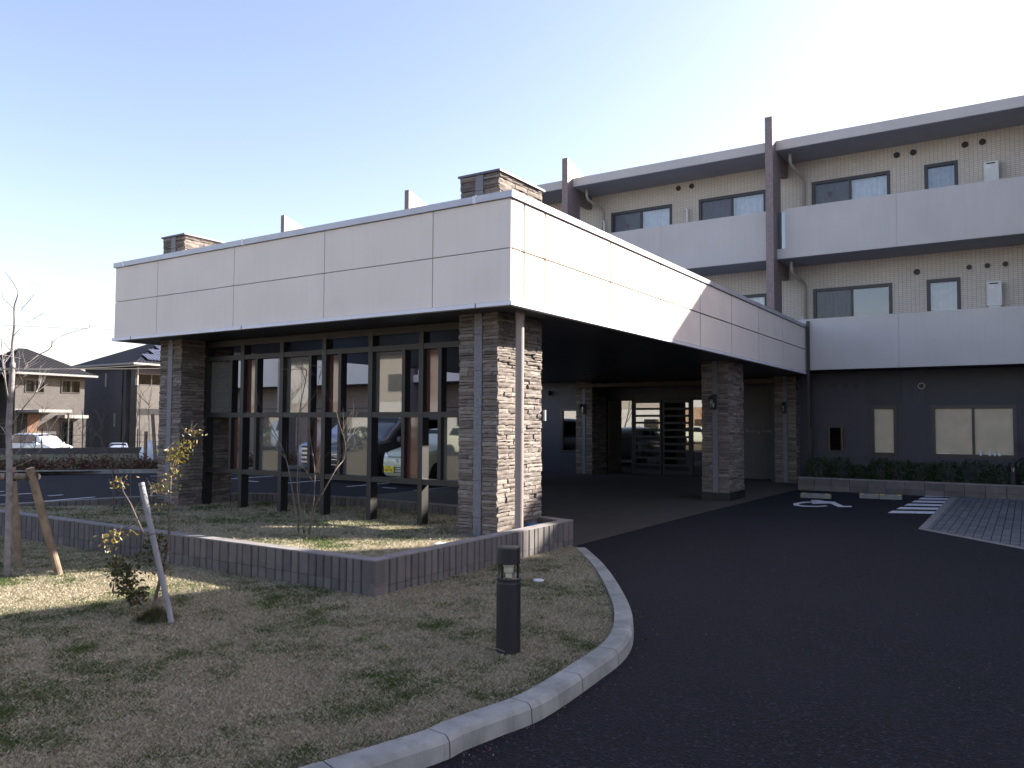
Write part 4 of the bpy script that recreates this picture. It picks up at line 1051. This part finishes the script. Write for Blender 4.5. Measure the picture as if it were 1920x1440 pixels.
def clump(cx_, cy_, rx, ry, n, s_=.021, ang=0, dark=False):
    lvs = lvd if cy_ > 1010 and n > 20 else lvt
    c0 = PS(cx_, cy_); sx = rx/280.; sz = ry/280.
    for _ in range(int(n*(2.2 if cy_ > 1010 and n > 20 else 1.4))):
        a_ = rs_.uniform(0, 6.28); rr = math.sqrt(rs_.random()); u_, v_ = rr*math.cos(a_)*sx, rr*math.sin(a_)*sz
        u2 = u_*math.cos(ang)-v_*math.sin(ang); v2 = u_*math.sin(ang)+v_*math.cos(ang)
        leaf(lvs, c0+Vector((u2, rs_.gauss(0, .05), v2)), rs_, s_*rs_.uniform(.75, 1.25))
for cl in ((236, 1085, 26, 32, 130), (254, 1118, 22, 18, 80), (222, 1062, 18, 22, 60), (292, 1022, 26, 24, 60), (302, 1050, 12, 22, 24), (308, 1075, 8, 12, 10), (330, 855, 24, 18, 75, .017), (345, 835, 20, 12, 26, .015), (362, 812, 18, 10, 18, .014),
           (227, 905, 9, 16, 26, .014), (318, 905, 11, 30, 36, .015), (295, 915, 30, 9, 26, .014), (310, 948, 20, 8, 16, .015), (205, 1010, 20, 14, 26, .017), (220, 998, 22, 7, 16, .014), (247, 1000, 14, 8, 14, .014), (262, 1045, 18, 14, 30, .016), (332, 880, 10, 16, 14, .015), (205, 1030, 12, 10, 10, .015)):
    clump(*cl)
lvt.build('foliage', 'leaf', sh)
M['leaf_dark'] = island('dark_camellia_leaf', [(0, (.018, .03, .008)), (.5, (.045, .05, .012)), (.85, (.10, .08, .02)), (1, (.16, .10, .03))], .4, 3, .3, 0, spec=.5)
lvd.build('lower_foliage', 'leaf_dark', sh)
tuft = MB(); c0 = P(292, 1160, 2, ZL)
for _ in range(1600):
    a_ = rs_.uniform(0, 6.28); rr = abs(rs_.gauss(0, .09)); p_ = Vector((c0.x+rr*math.cos(a_), c0.y+rr*math.sin(a_), ZL-.01)); h_ = rs_.uniform(.04, .13)*max(.3, 1-rr*3); q = p_+Vector((rs_.gauss(0, .03), rs_.gauss(0, .03), h_))
    t_ = Vector((math.cos(a_+1), math.sin(a_+1), 0))*.003; tuft.add([p_-t_, p_+t_, q], [(0, 1, 2)])
o = tuft.build('grass_tuft', 'leaf_dark', sh); o['kind'] = 'stuff'
st = thing('support_stake', 'leaning pale grey pole beside the straggly shrub', 'stake', (-5.5, 3.7, ZL))
a = MB(); p0, p1 = P(322, 1168, 1, 3.66), P(265, 906, 1, 3.66); a.tube([p0, p0.lerp(p1, .45), p1], [.02, .0215, .0235], 14); a.build('pole', 'bamboo', st, smooth=False)
a = MB(); a.tube([p0.lerp(p1, .62)-(p1-p0)*.003, p0.lerp(p1, .62)+(p1-p0)*.003], .0245, 14); a.tube([p0.lerp(p1, .97), p0.lerp(p1, .975)], .0255, 14); a.build('node_ring', 'rope', st)
# bare shrub inside the island
def bare_shrub(label, Y, base, limbs_, seed, mt='bark', kids=(1, 3), cat='shrub', z=.24):
    b0 = P(*base, 1, Y); t = thing('bare_shrub', label, cat, (b0.x, Y, z)); r3 = random.Random(seed); mb = MB()
    for pts, r0, r1, nt_ in limbs_:
        s_ = limb(mb, [P(*p, 1, Y+(r3.uniform(-.15, .15) if k else 0)) for k, p in enumerate(pts)], r0*.72, r1*.6, 6)
        for q in range(nt_):
            k = r3.randint(len(s_)//3, len(s_)-2); d = (s_[k+1]-s_[k]).normalized()
            branch(mb, s_[k], d*1.2+Vector((r3.gauss(0, .7), r3.gauss(0, .4), r3.gauss(.2, .4))), r3.uniform(.15, .42), .0024, r3, 1, n=4, kids=kids)
    mb.build('stems', mt, t, smooth=True); return t
bare_shrub('bare multi stemmed shrub on the raised lawn before the screen', 6.35, (575, 1005), [
    ([(560, 998), (545, 900), (533, 850), (510, 800), (500, 780)], .011, .004, 8), ([(570, 1000), (558, 920), (560, 850), (562, 770), (575, 700), (562, 690), (552, 686)], .012, .004, 10),
    ([(572, 1000), (570, 960), (577, 925)], .005, .002, 3), ([(578, 1000), (588, 940), (590, 880), (583, 830), (578, 790)], .010, .004, 8), ([(580, 1002), (592, 950), (610, 915), (630, 880), (645, 860), (648, 835), (635, 790), (630, 770)], .012, .004, 8),
    ([(645, 860), (650, 830), (665, 808)], .005, .002, 4), ([(533, 850), (515, 820), (490, 790), (480, 760)], .005, .002, 6), ([(562, 770), (590, 740), (600, 700), (606, 660)], .005, .0015, 5), ([(560, 990), (566, 700), (563, 690)], .004, .002, 5)], 5)
bare_shrub('thin bare shrub at the left end of the raised lawn', 6.6, (215, 962), [
    ([(213, 965), (210, 880), (190, 820), (195, 760), (205, 720)], .011, .003, 8), ([(216, 965), (212, 890), (228, 840), (235, 780), (215, 730)], .010, .003, 8), ([(245, 955), (246, 870), (255, 800), (262, 740)], .009, .003, 7), ([(240, 958), (225, 900), (210, 850), (200, 835)], .007, .002, 6)], 6, 'bark_dark')
# white lid, tag and blue scrap
dc = MB(); q = P(827, 1014, 2, .30); dc.lathe([(.085, -.02), (.092, .0), (.092, .022), (.08, .032), (.02, .034)], (q.x, q.y, zin(q.x, q.y)), 24); tag(dc.build('drain_cover', 'white', None, smooth=True), 'round white drain cap on the raised lawn near the wall', 'drain cover')
q = P(1010, 1090, 2, ZL); dc = MB(); dc.lathe([(.05, 0), (.055, .012), (.04, .02)], (q.x, q.y, ZL), 18); tag(dc.build('drain_cover', 'white'), 'small flat white cap in the front lawn behind the bollard light', 'drain cover')
bs = MB(); bs.bbox(-5.38, -5.2, 8.62, 8.8, .24, .33, .01); tag(bs.build('blue_box', 'blue'), 'small blue plastic box at the foot of the sunlit pillar', 'box')
bs = MB(); q = P(245, 944, 2, .25); bs.bbox(q.x-.1, q.x+.1, q.y-.06, q.y+.06, .2, .26, .01); tag(bs.build('white_slab', 'white'), 'small white slab behind the thin bare shrub on the raised lawn', 'slab')

# ------------------------------------------------------------------ cars
def car(name, label, L, W, st, paintm, plate, kei=False, wheel_r=.29, grille=None, wx=(.72, 3.05)):
    """nose towards -Y, front at y=0. st = stations (y, z_bottom, z_belt, z_roof, half width belt, half width roof)"""
    t = thing(name, label, 'car', (0, 0, 0)); K = []
    for (y, zb, zbelt, zr, hw_, hr_) in st:
        m_ = [(0, zb), (hw_*.86, zb), (hw_*.975, zb+.08), (hw_, (zb+zbelt)*.5), (hw_*.985, zbelt-.06), (hw_*.95, zbelt), (hr_*1.03+(.95*hw_-hr_*1.03)*.5, (zbelt+zr)*.5), (hr_, zr-.045), (hr_*.86, zr-.008), (0, zr)]
        K.append([(x, y, z) for x, z in m_]+[(-x, y, z) for x, z in m_[::-1][1:-1]])
    mb = MB(); n = len(K[0])
    for r_ in K: mb.v += r_
    for i in range(len(K)-1):
        for j in range(n): a_ = i*n+j; b_ = i*n+(j+1) % n; mb.f.append((a_, b_, b_+n, a_+n))
    mb.f.append(tuple(range(n-1, -1, -1))); mb.f.append(tuple((len(K)-1)*n+j for j in range(n)))
    o = mb.build('body', paintm, t, smooth=True); sm_ = o.modifiers.new('s', 'SUBSURF'); sm_.levels = 2; sm_.render_levels = 2
    return t
def car_parts(t, W, kei, windsh, sides, lamps, plate_s, platem, wheels, r, belt):
    # windscreen: 4 corners
    a = MB(); a.quad(*windsh); a.build('windscreen', 'glass_car', t)
    for s_ in (-1, 1):
        for q in sides:
            a = MB(); a.quad(*[(s_*x, y, z) for x, y, z in q]); a.build('side_window', 'glass_car', t)
        for l_ in lamps:
            a = MB(); vs = [(s_*x, y, z) for x, y, z in l_]; a.extrude(vs, (s_*.0, .05, 0)); a.build('headlight', 'headlamp', t, bevel=.008)
        a = MB(); a.bbox(min(s_*(W/2+.02), s_*(W/2+.16)), max(s_*(W/2+.02), s_*(W/2+.16)), windsh[0][1]+.12, windsh[0][1]+.22, belt-.02, belt+.12, .02); a.build('mirror', t.get('pm', 'black'), t)
    for y in wheels:
        for s_ in (-1, 1):
            a = MB(); x = s_*(W/2-.09); n = 24
            ringp = lambda rr, xx: [(xx, y+rr*math.cos(2*math.pi*k/n), r+rr*math.sin(2*math.pi*k/n)) for k in range(n)]
            a.extrude(ringp(r, x-.085), (.175, 0, 0)); w_ = a.build('wheel', 'rubber', t, bevel=.02)
            a = MB(); a.extrude(ringp(r*.62, x+s_*.086), (s_*.01, 0, 0)); a.build('rim', 'bollard', w_)
            a = MB(); a.extrude(ringp(r*1.17, s_*(W/2-.006)), (s_*.008, 0, 0)); a.build('wheel_arch', 'black', t)
    del t['pm']
# cream kei car
st = [(.0, .30, .62, .66, .55, .42), (.07, .20, .74, .80, .68, .55), (.3, .19, .84, .92, .73, .6), (.75, .19, .92, .99, .737, .6), (.98, .19, .95, 1.05, .737, .58), (1.5, .19, .98, 1.44, .737, .55), (2.1, .19, .99, 1.50, .737, .56), (2.9, .19, 1.0, 1.47, .737, .55), (3.25, .20, 1.0, 1.38, .72, .52), (3.38, .3, .95, 1.2, .66, .5)]
kc = car('parked_car', 'small cream hatchback with a yellow number plate behind the screen', 3.38, 1.475, st, 'paint_cream', None); kc['pm'] = 'paint_cream'
car_parts(kc, 1.475, True, [(-.60, 1.02, 1.02), (.60, 1.02, 1.02), (.50, 1.50, 1.42), (-.50, 1.50, 1.42)], [[(.742, 1.15, 1.02), (.742, 2.05, 1.04), (.63, 2.05, 1.40), (.65, 1.55, 1.38)], [(.742, 2.12, 1.04), (.742, 2.95, 1.06), (.65, 2.8, 1.38), (.63, 2.12, 1.40)]],
          [[(.44, .03, .64), (.66, .10, .60), (.70, .16, .74), (.60, .10, .84), (.46, .05, .76)]], None, None, (.62, 2.9), .28, .98)
B('bonnet_seam', 'black', kc, (-.44, .44, .012, .05, .728, .736))
B('lower_grille', 'black', kc, (-.26, .60, -.004, .05, .40, .415), (-.26, .60, -.004, .05, .33, .345), (-.26, .60, -.004, .05, .46, .475), (-.62, -.60, .02, .06, .30, .48))
B('upper_grille', 'black', kc, (-.02+.06, .015+.06, -.004, .04, .60, .66), (.10, .125, -.004, .04, .60, .66), (.15, .175, -.004, .04, .60, .66), (.20, .225, -.004, .04, .60, .66), (.25, .275, -.004, .04, .60, .66))
text_mesh('emblem', 'S', .13, (-.12, -.008, .635), (R_(90), 0, 0), 'chrome', kc, .006)
pl = B('number_plate', 'yellow', kc, (-.53, -.20, -.025, -.01, .33, .495))
text_mesh('plate_number', '·87-95', .098, (-.365, -.03, .385), (R_(90), 0, 0), 'black', pl, .001); text_mesh('plate_text', '580', .045, (-.35, -.03, .467), (R_(90), 0, 0), 'black', pl, .001)
kc.location = (-13.42, 15.5, 0)
# silver minivan
st = [(.0, .36, .74, .80, .62, .5), (.08, .26, .90, .97, .78, .62), (.4, .22, 1.0, 1.07, .845, .7), (.95, .22, 1.05, 1.14, .85, .7), (1.3, .22, 1.08, 1.4, .85, .68), (1.8, .22, 1.10, 1.78, .85, .64), (3.0, .22, 1.10, 1.84, .85, .66), (4.3, .22, 1.10, 1.80, .85, .64), (4.65, .3, 1.05, 1.6, .8, .6)]
sv = car('parked_car', 'silver blue minivan with broad barred grille behind the screen', 4.6, 1.7, st, 'paint_silver', None); sv['pm'] = 'paint_silver'
car_parts(sv, 1.7, False, [(-.68, 1.18, 1.17), (.68, 1.18, 1.17), (.58, 1.80, 1.75), (-.58, 1.80, 1.75)], [[(.857, 1.5, 1.15), (.857, 2.6, 1.17), (.72, 2.6, 1.70), (.73, 1.95, 1.70)], [(.857, 2.7, 1.17), (.857, 4.1, 1.18), (.74, 4.0, 1.7), (.72, 2.7, 1.70)]],
          [[(.46, .04, .78), (.78, .16, .80), (.80, .22, .92), (.48, .07, .90)]], None, None, (.85, 3.7), .32, 1.1)
B('grille', 'chrome', sv, *[(-.46, .46, -.012, .05, .42+.125*k, .49+.125*k) for k in range(4)]); B('grille_back', 'black', sv, (-.47, .47, .0, .06, .38, .92))
pl = B('number_plate', 'white', sv, (-.165, .165, -.035, -.02, .36, .525)); text_mesh('plate_number', '· · 16', .10, (0, -.039, .43), (R_(90), 0, 0), 'black', pl, .001)
sv.location = (-17.45, 16.3, 0)
# dark van
dv = car('parked_car', 'black minivan between the silver minivan and the cream hatchback', 4.7, 1.8, st, 'paint_dark', None); dv['pm'] = 'paint_dark'
car_parts(dv, 1.8, False, [(-.68, 1.18, 1.17), (.68, 1.18, 1.17), (.58, 1.80, 1.75), (-.58, 1.80, 1.75)], [[(.857, 1.5, 1.15), (.857, 2.6, 1.17), (.72, 2.6, 1.70), (.73, 1.95, 1.70)], [(.857, 2.7, 1.17), (.857, 4.1, 1.18), (.74, 4.0, 1.7), (.72, 2.7, 1.70)]],
          [[(.46, .04, .78), (.78, .16, .80), (.80, .22, .92), (.48, .07, .90)]], None, None, (.85, 3.7), .32, 1.1)
B('grille', 'chrome', dv, *[(-.46, .46, -.012, .05, .45+.14*k, .47+.14*k) for k in range(3)])
dv.location = (-15.62, 15.5, 0)

# ------------------------------------------------------------------ far houses (west), beyond the fence
ZH = -1.15
HX2, HX3 = -61.5, -60.0
def hip_roof(mb, x0, x1, y0, y1, z0, z1, ridge='y', inset=None):
    if ridge == 'y':
        i_ = inset or (x1-x0)/2; xm = (x0+x1)/2; a_, b_ = (xm, y0+i_, z1), (xm, y1-i_, z1)
    else:
        i_ = inset or (y1-y0)/2; ym = (y0+y1)/2; a_, b_ = (x0+i_, ym, z1), (x1-i_, ym, z1)
    c = [(x0, y0, z0), (x1, y0, z0), (x1, y1, z0), (x0, y1, z0)]
    vs = c+[a_, b_]
    fs = [(0, 1, 4), (1, 2, 5, 4), (2, 3, 5), (3, 0, 4, 5)] if ridge == 'y' else [(0, 1, 5, 4), (1, 2, 5), (2, 3, 4, 5), (3, 0, 4)]
    mb.add(vs, fs+[(3, 2, 1, 0)])
def face_window(par, X, y0, y1, z0, z1, frame='sash', split=True, curtain=True):
    """window on a wall facing +X"""
    f = MB(); b_ = .07
    for (a0, a1, c0, c1) in ((y0, y1, z1-b_, z1), (y0, y1, z0, z0+b_), (y0, y0+b_, z0+b_, z1-b_), (y1-b_, y1, z0+b_, z1-b_)): f.box(X, X+.06, a0, a1, c0, c1)
    if split: f.box(X, X+.05, (y0+y1)/2-.03, (y0+y1)/2+.03, z0+b_, z1-b_)
    fo = f.build('window', frame, par, origin=(X, (y0+y1)/2, z0)); B('pane', 'glass_house', fo, (X+.03, X+.036, y0+b_, y1-b_, z0+b_, z1-b_))
    B('room_back', 'dark_in', fo, (X+.002, X+.006, y0+b_, y1-b_, z0+b_, z1-b_))
    if curtain:
        c = MB(); w_ = (y1-y0)
        for (a0, a1) in ((.08, .3), (.42, .5), (.52, .66)): c.box(X+.01, X+.02, y0+w_*a0, y0+w_*a1, z0+b_, z1-b_)
        c.build('curtain', 'curtain', fo)
# house two: grey tiled wall facing the car park
def Q2(px, py): return P(px, py, 0, HX2)
y0, y1 = Q2(28, 750).y, Q2(158, 750).y; ze = Q2(60, 700).z
h2 = thing('house', 'two storey grey tiled house with dark hipped roof and two curtained windows', 'house', (HX2, y0, ZH))
B('wall', 'grey_tile', h2, (HX2-8, HX2, y0, y1, ZH, ze-.1))
r_ = MB(); hip_roof(r_, HX2-9, HX2+.9, y0-.9, y1+.5, ze, Q2(83, 664).z+.65, 'y', 2.9); r_.build('roof', 'roof_grey', h2)
B('gutter', 'gutter', h2, (HX2+.85, HX2+.97, y0-.9, y1+.5, ze-.12, ze+.02))
B('soffit', 'render_dark', h2, (HX2-8.9, HX2+.84, y0-.88, y1+.48, ze-.16, ze-.002))
for (a_, b_) in (((47, 711), (83, 737)), ((115, 712), (150, 738))): p_, q = Q2(*a_), Q2(*b_); face_window(h2, HX2, p_.y, q.y, q.z, p_.z)
p_, q = Q2(33, 770), Q2(95, 776); cpz = p_.z
B('carport_roof', 'gutter', h2, (HX2, HX2+3, p_.y, q.y, cpz-.12, cpz+.08))
B('carport_post', 'black', h2, (HX2+2.8, HX2+2.95, Q2(88, 800).y, Q2(90, 800).y, ZH, cpz-.12)); B('carport_interior', 'dark_in', h2, (HX2+.002, HX2+.03, p_.y, Q2(50, 776).y, ZH, cpz-.2))
B('timber_gate', 'orange_wood', h2, (HX2+.03, HX2+.06, Q2(50, 800).y, Q2(73, 800).y, ZH, cpz-.25))
p_, q = Q2(106, 778), Q2(150, 783); B('porch_canopy', 'gutter', h2, (HX2, HX2+1.2, p_.y, q.y, p_.z-.25, p_.z)); B('porch_post', 'black', h2, (HX2+1.0, HX2+1.15, q.y-.35, q.y-.15, ZH, p_.z-.25))
face_window(h2, HX2, Q2(113, 800).y, Q2(138, 800).y, ZH+.3, Q2(120, 788).z)
B('string_course', 'gutter', h2, (HX2, HX2+.05, y0, Q2(135, 768).y, Q2(80, 768).z-.04, Q2(80, 768).z+.02))
# house one (far left, partly seen)
def Q1(px, py): return P(px, py, 0, -64)
y1_ = Q1(17, 800).y; h1 = thing('house', 'dark house at the left edge with reddish brown roof', 'house', (-64, y1_, ZH))
B('wall', 'render_dark', h1, (-73, -64, y1_-10, y1_, ZH, Q1(0, 715).z)); r_ = MB(); hip_roof(r_, -74, -63.2, y1_-11, y1_+.8, Q1(0, 715).z, Q1(0, 665).z+1.2, 'y'); r_.build('roof', 'roof_brown', h1)
face_window(h1, -64, y1_-3.4, y1_-.9, Q1(0, 770).z, Q1(0, 735).z, curtain=False)
# house three: dark side wall, recess with balcony, solar roof
def Q3(px, py): return P(px, py, 0, HX3)
yc = Q3(256, 765).y; ze3 = Q3(256, 682).z; yr = yc+9
h3 = thing('house', 'dark rendered house with solar panels on its hipped roof', 'house', (HX3, yc, ZH))
def S3(px, py): return P(px, py, 1, yc)
xl = S3(157, 780).x
B('side_wall', 'render_grey', h3, (xl, HX3-1.6, yc, yr, ZH, ze3-.1)); B('recess_wall', 'render_grey', h3, (HX3-1.6, HX3-.9, yc+.9, yr, ZH, ze3-.1))
B('front_wall', 'grey_tile', h3, (HX3-.9, HX3, yc+.004, yr, ZH, Q3(256, 722).z-.0)); B('upper_front', 'render_grey', h3, (HX3-.9, HX3-.3, yc+.01, yr, Q3(256, 722).z, ze3-.1))
fw = MB(); fw.box(HX3-.02, HX3+.012, yc+.0, yc+.1, Q3(256, 722).z, ze3-.1); fw.build('corner_post', 'gutter', h3)
face_window(h3, HX3-.3, Q3(258, 700).y, Q3(258, 700).y+2.8, Q3(256, 722).z+.03, Q3(256, 699).z, curtain=False)
B('entry_recess', 'dark_in', h3, (HX3-.02, HX3+.01, yc+.1, yr, Q3(256, 778).z, Q3(256, 766).z)); 
r_ = MB(); zr3 = ze3+2.5
hip_roof(r_, xl-.9, HX3+.9, yc-.9, yr+.9, ze3, zr3, 'x', 4.6); r_.build('roof', 'roof_blue', h3)
B('gutter', 'gutter', h3, (HX3+.85, HX3+.98, yc-.95, yr+.9, ze3-.12, ze3+.03), (xl-.9, HX3+.85, yc-1.0, yc-.86, ze3-.12, ze3+.03)); B('soffit', 'render_dark', h3, (xl-.85, HX3+.84, yc-.85, yr+.85, ze3-.16, ze3-.002))
sp = MB(); pn = Vector((zr3-ze3, 0, 4.6)).normalized(); po = Vector((HX3+.9, yc, ze3))+pn*.12
def PR(px, py):
    d_ = P(px, py, 0, -50)-Vector(CP); t_ = (po-Vector(CP)).dot(pn)/d_.dot(pn); return Vector(CP)+d_*t_
for q_ in (((266, 664), (330, 668), (345, 680), (279, 675)), ((278, 655), (340, 660), (350, 671), (290, 666)), ((289, 647), (340, 651), (350, 659), (299, 657))): sp.extrude([PR(*p_) for p_ in q_], pn*.05)
sp.build('solar_panel', 'solar', h3)
sl_ = MB()
for px, ya, yb in ((199, 700, 725), (215, 774, 800)): p_, q = S3(px, ya), S3(px, yb); sl_.box(p_.x-.12, p_.x+.12, yc-.02, yc+.01, q.z, p_.z)
sl_.build('slit_window', 'gutter', h3); B('downpipe', 'black', h3, (S3(230, 750).x-.05, S3(230, 750).x+.05, yc-.1, yc, ZH, ze3-.1))
# fence and wall beyond the far lawn
fn_ = thing('boundary_fence', 'low dark rail fence between far lawn and houses', 'fence', (-39, 20, 0))
f0, f1 = P(0, 853, 2, .06), P(290, 850, 2, .06); d = (f1-f0); a_, b_ = f0-d*1.0, f1+d*1.2
wl = MB(); n_ = Vector((-d.y, d.x, 0)).normalized()*.1
wl.prism([((a_-n_).x, (a_-n_).y), ((b_-n_).x, (b_-n_).y), ((b_+n_).x, (b_+n_).y), ((a_+n_).x, (a_+n_).y)], -.4, .36); wl.build('base_wall', 'render_dark', fn_)
ps, rl_ = MB(), MB(); Lf = (b_-a_).length; k = 0
while k*1.0 < Lf:
    p_ = a_.lerp(b_, k*1.0/Lf); ps.box(p_.x-.02, p_.x+.02, p_.y-.02, p_.y+.02, .3, 1.25 if k % 2 == 0 else 1.0); k += 2
ps.build('post', 'black', fn_); 
for z in (.62, .95): rl_.tube([(a_.x, a_.y, z), (b_.x, b_.y, z)], .012, 5)
rl_.build('rail', 'black', fn_)
# white van and dark car beyond the fence
wv = copy_tree(sv); wv.location = (-53.3, 28.0, -1.02); wv.rotation_euler = (0, 0, R_(98)); tag(wv, 'white minivan parked beyond the fence by the grey house', 'car')
for ch in wv.children_recursive:
    if ch.name.startswith(('body', 'mirror')):
        ch.data = ch.data.copy(); ch.data.materials.clear(); ch.data.materials.append(M['paint_white'])
for ch in list(wv.children_recursive):
    if ch.name.startswith(('number', 'plate')): bpy.data.objects.remove(ch)
gc = copy_tree(kc); gc.location = (-54, 32.2, -1.42); gc.rotation_euler = (0, 0, R_(60)); tag(gc, 'low grey car beyond the fence beside the white minivan', 'car')
for ch in gc.children_recursive:
    if ch.name.startswith(('body', 'mirror')):
        ch.data = ch.data.copy(); ch.data.materials.clear(); ch.data.materials.append(M['paint_silver'])
for ch in list(gc.children_recursive):
    if ch.name.startswith(('number', 'plate', 'emblem')): bpy.data.objects.remove(ch)
# saplings on the far lawn, with posts
rp = random.Random(77)
for i, (px, base_y, top_y, yy) in enumerate(((130, 862, 780, 21), (152, 864, 770, 20), (172, 862, 800, 21), (188, 862, 785, 20.5), (232, 862, 745, 20), (262, 864, 735, 20), (280, 860, 750, 21), (118, 866, 800, 19), (65, 858, 800, 21), (40, 870, 790, 19))):
    g_ = P(px, base_y, 2, .08); Y = g_.y; tp = P(px+rp.uniform(-8, 8), top_y, 1, Y); t = thing('sapling', 'thin bare sapling on the far lawn before the fence', 'sapling', tuple(g_), 'bare saplings on the far lawn')
    mb = MB(); s_ = limb(mb, [g_, g_.lerp(tp, .5)+Vector((rp.uniform(-.1, .1), 0, 0)), tp], .02, .006, 5)
    for q in range(9): k = rp.randint(2, 7); branch(mb, s_[k], Vector((rp.gauss(0, .6), rp.gauss(0, .6), 1)), rp.uniform(.5, 1.2), .008, rp, 1, n=4, kids=(1, 3))
    mb.build('stems', 'bark' if i % 2 else 'bark_dark', t)
for i, (px, lab) in enumerate(((272, 'brown post of the support frame left of the white bag'), (292, 'leaning brown post behind the white bag'))):
    g_ = P(px, 872, 2, .08); a = MB(); a.tube([g_, g_+Vector((-.12*i, -.1*i, 1.18+.6*i))], .06, 10); tag(a.build('timber_post', 'log', None, origin=tuple(g_)), lab, 'post', 'timber posts by the white bag')
g_ = P(281, 868, 2, .08); a = MB(); a.lathe([(.24, 0), (.34, .12), (.36, .35), (.28, .58), (.14, .72), (.05, .82)], tuple(g_), 14)
for i, v in enumerate(a.v):
    a.v[i] = (v[0]+.03*math.sin(v[2]*19+i), v[1]+.03*math.cos(i*2.3), v[2])
tag(a.build('plastic_bag', 'bag', None, smooth=True), 'tied white plastic bag standing by the timber posts', 'bag')
# overhead wires
wr = MB()
def wire(p, q, sag, r=.012):
    p, q = Vector(p), Vector(q); wr.tube([p.lerp(q, t/14)+Vector((0, 0, -sag*4*(t/14)*(1-t/14))) for t in range(15)], r, 5)
p_, q = P(-300, 590, 0, -60), P(700, 610, 0, -60); wire(p_, q, .8, .022)
p_, q = P(-100, 688, 0, -55), P(330, 690, 0, -55); wire(p_, q, .1, .016)
p_, q = P(-100, 693, 0, -56), P(330, 680, 0, -56); wire(p_, q, .2, .016)
tag(wr.build('overhead_wire', 'black'), 'overhead wires crossing the sky before the far houses', 'wires')
# ------------------------------------------------------------------ across the street behind the viewer (seen in the glass)
def bighouse(label, x0, x1, y, d, h, split, up_m, lo_m, seed, roofm='roof_grey'):
    t = thing('house', label, 'house', ((x0+x1)/2, y, 0)); B('lower_wall', lo_m, t, (x0, x1, y-d, y, -.1, split)); B('upper_wall', up_m, t, (x0-.02, x1+.02, y-d, y+.02, split, h))
    r_ = MB(); hip_roof(r_, x0-.5, x1+.5, y-d-.5, y+.5, h, h+1.8, 'x', d/2*.9); r_.build('roof', roofm, t); rr = random.Random(seed)
    f = MB(); x = x0+1
    while x < x1-1.6:
        for z in (.9, split+.7): 
            if rr.random() < .8: f.box(x, x+rr.choice((.9, 1.5)), y+.01, y+.06, z, z+1.2)
        x += rr.uniform(2.4, 3.4)
    f.build('window', 'glass_dark', t); return t
bighouse('house with white upper floor and tan lower floor across the street', -27, -17, -24, 8, 6.2, 3.2, 'white_wall', 'tan_wall', 1)
bighouse('cream house across the street behind the lawn', -41, -29.5, -25, 8, 6.4, 3.1, 'beige_wall', 'white_wall', 2)
bighouse('pale grey house across the street', -56, -43.5, -26, 9, 6.4, 3.1, 'white_wall', 'beige_wall', 3, 'roof_blue')
bighouse('tan house across the street near the drive', -14, -4, -26, 9, 6.1, 3.1, 'tan_wall', 'white_wall', 4, 'roof_blue')
bighouse('white house across the street beyond the drive', 4, 16, -27, 9, 6.3, 3.1, 'white_wall', 'beige_wall', 5)

hh_ = thing('hedge', 'long green hedge across the street behind the viewer', 'hedge', (-25, -17, 0)); lm = MB(); rz = random.Random(3)
def fz(rs):
    u_ = rs.uniform(-60, -14); a_ = rs.uniform(0, 3.14); return (u_, -17+.5*math.cos(a_), .1+1.1*math.sin(a_)*(1+.12*math.sin(u_*1.7)))
leafcloud(lm, 9000, fz, .13, rz); lm.build('foliage', 'hedge_leaf', hh_); B('stem', 'bark_dark', hh_, (-60, -14, -17.2, -16.8, -.05, .75))
for lx, rot_, src, lb in ((-30, 80, sv, 'silver minivan across the street behind the viewer'), (-20, 95, kc, 'small cream car across the street behind the viewer'), (-43, 85, wv, 'white minivan across the street behind the viewer')):
    c_ = copy_tree(src); c_.location = (lx, -13.5, 0); c_.rotation_euler = (0, 0, R_(rot_)); tag(c_, lb, 'car')
    for ch in list(c_.children_recursive):
        if ch.name.startswith(('number', 'plate', 'emblem')): bpy.data.objects.remove(ch)
for k in range(5):
    bx_ = -50+k*9.5; t = thing('street_tree', 'bare street tree across the street behind the viewer', 'tree', (bx_, -18.5, 0), 'bare street trees across the street'); mb = MB(); r5 = random.Random(k); branch(mb, (bx_, -18.5, -.05), (0, 0, 1), 5.5, .09, r5, 3, n=7, kids=(4, 6), spread=.8); mb.build('trunk', 'bark_dark', t)

rz = random.Random(55); dm, gm = MB(), MB()
for k in range(90):
    i = rz.randint(18, len(KO)-3); p_ = Vector(KO[i]).lerp(Vector(KO[i+1]), rz.random()); off = abs(rz.gauss(0, .09))+.015; d_ = (Vector(KO[i+1])-Vector(KO[i])).normalized(); q = p_+Vector((d_.y, -d_.x))*off
    leaf(dm if k % 3 == 0 else gm, Vector((q.x, q.y, .006)), rz, rz.uniform(.005, .014) if k % 3 == 0 else rz.uniform(.002, .005))
for k in range(60):
    x, y = rz.uniform(-6, -2.6), rz.uniform(1.6, 8.5)
    if in_poly(np.array([x]), np.array([y]), lawn_poly)[0]: leaf(dm, Vector((x, y, ZL+.022)), rz, rz.uniform(.008, .018))
for k in range(260):
    x, y = rz.uniform(-4, 3), rz.uniform(2.5, 14)
    if not in_poly(np.array([x]), np.array([y]), lawn_poly)[0] and x > -4.7: leaf(gm, Vector((x, y, .003)), rz, rz.uniform(.0015, .0045))
tag(dm.build('fallen_leaves', 'red_leaf'), 'small brown fallen leaves along the kerb and on the lawn', 'leaves', kind='stuff')
tag(gm.build('grit', 'log_end'), 'tiny pale grit scattered on the dark asphalt', 'grit', kind='stuff')
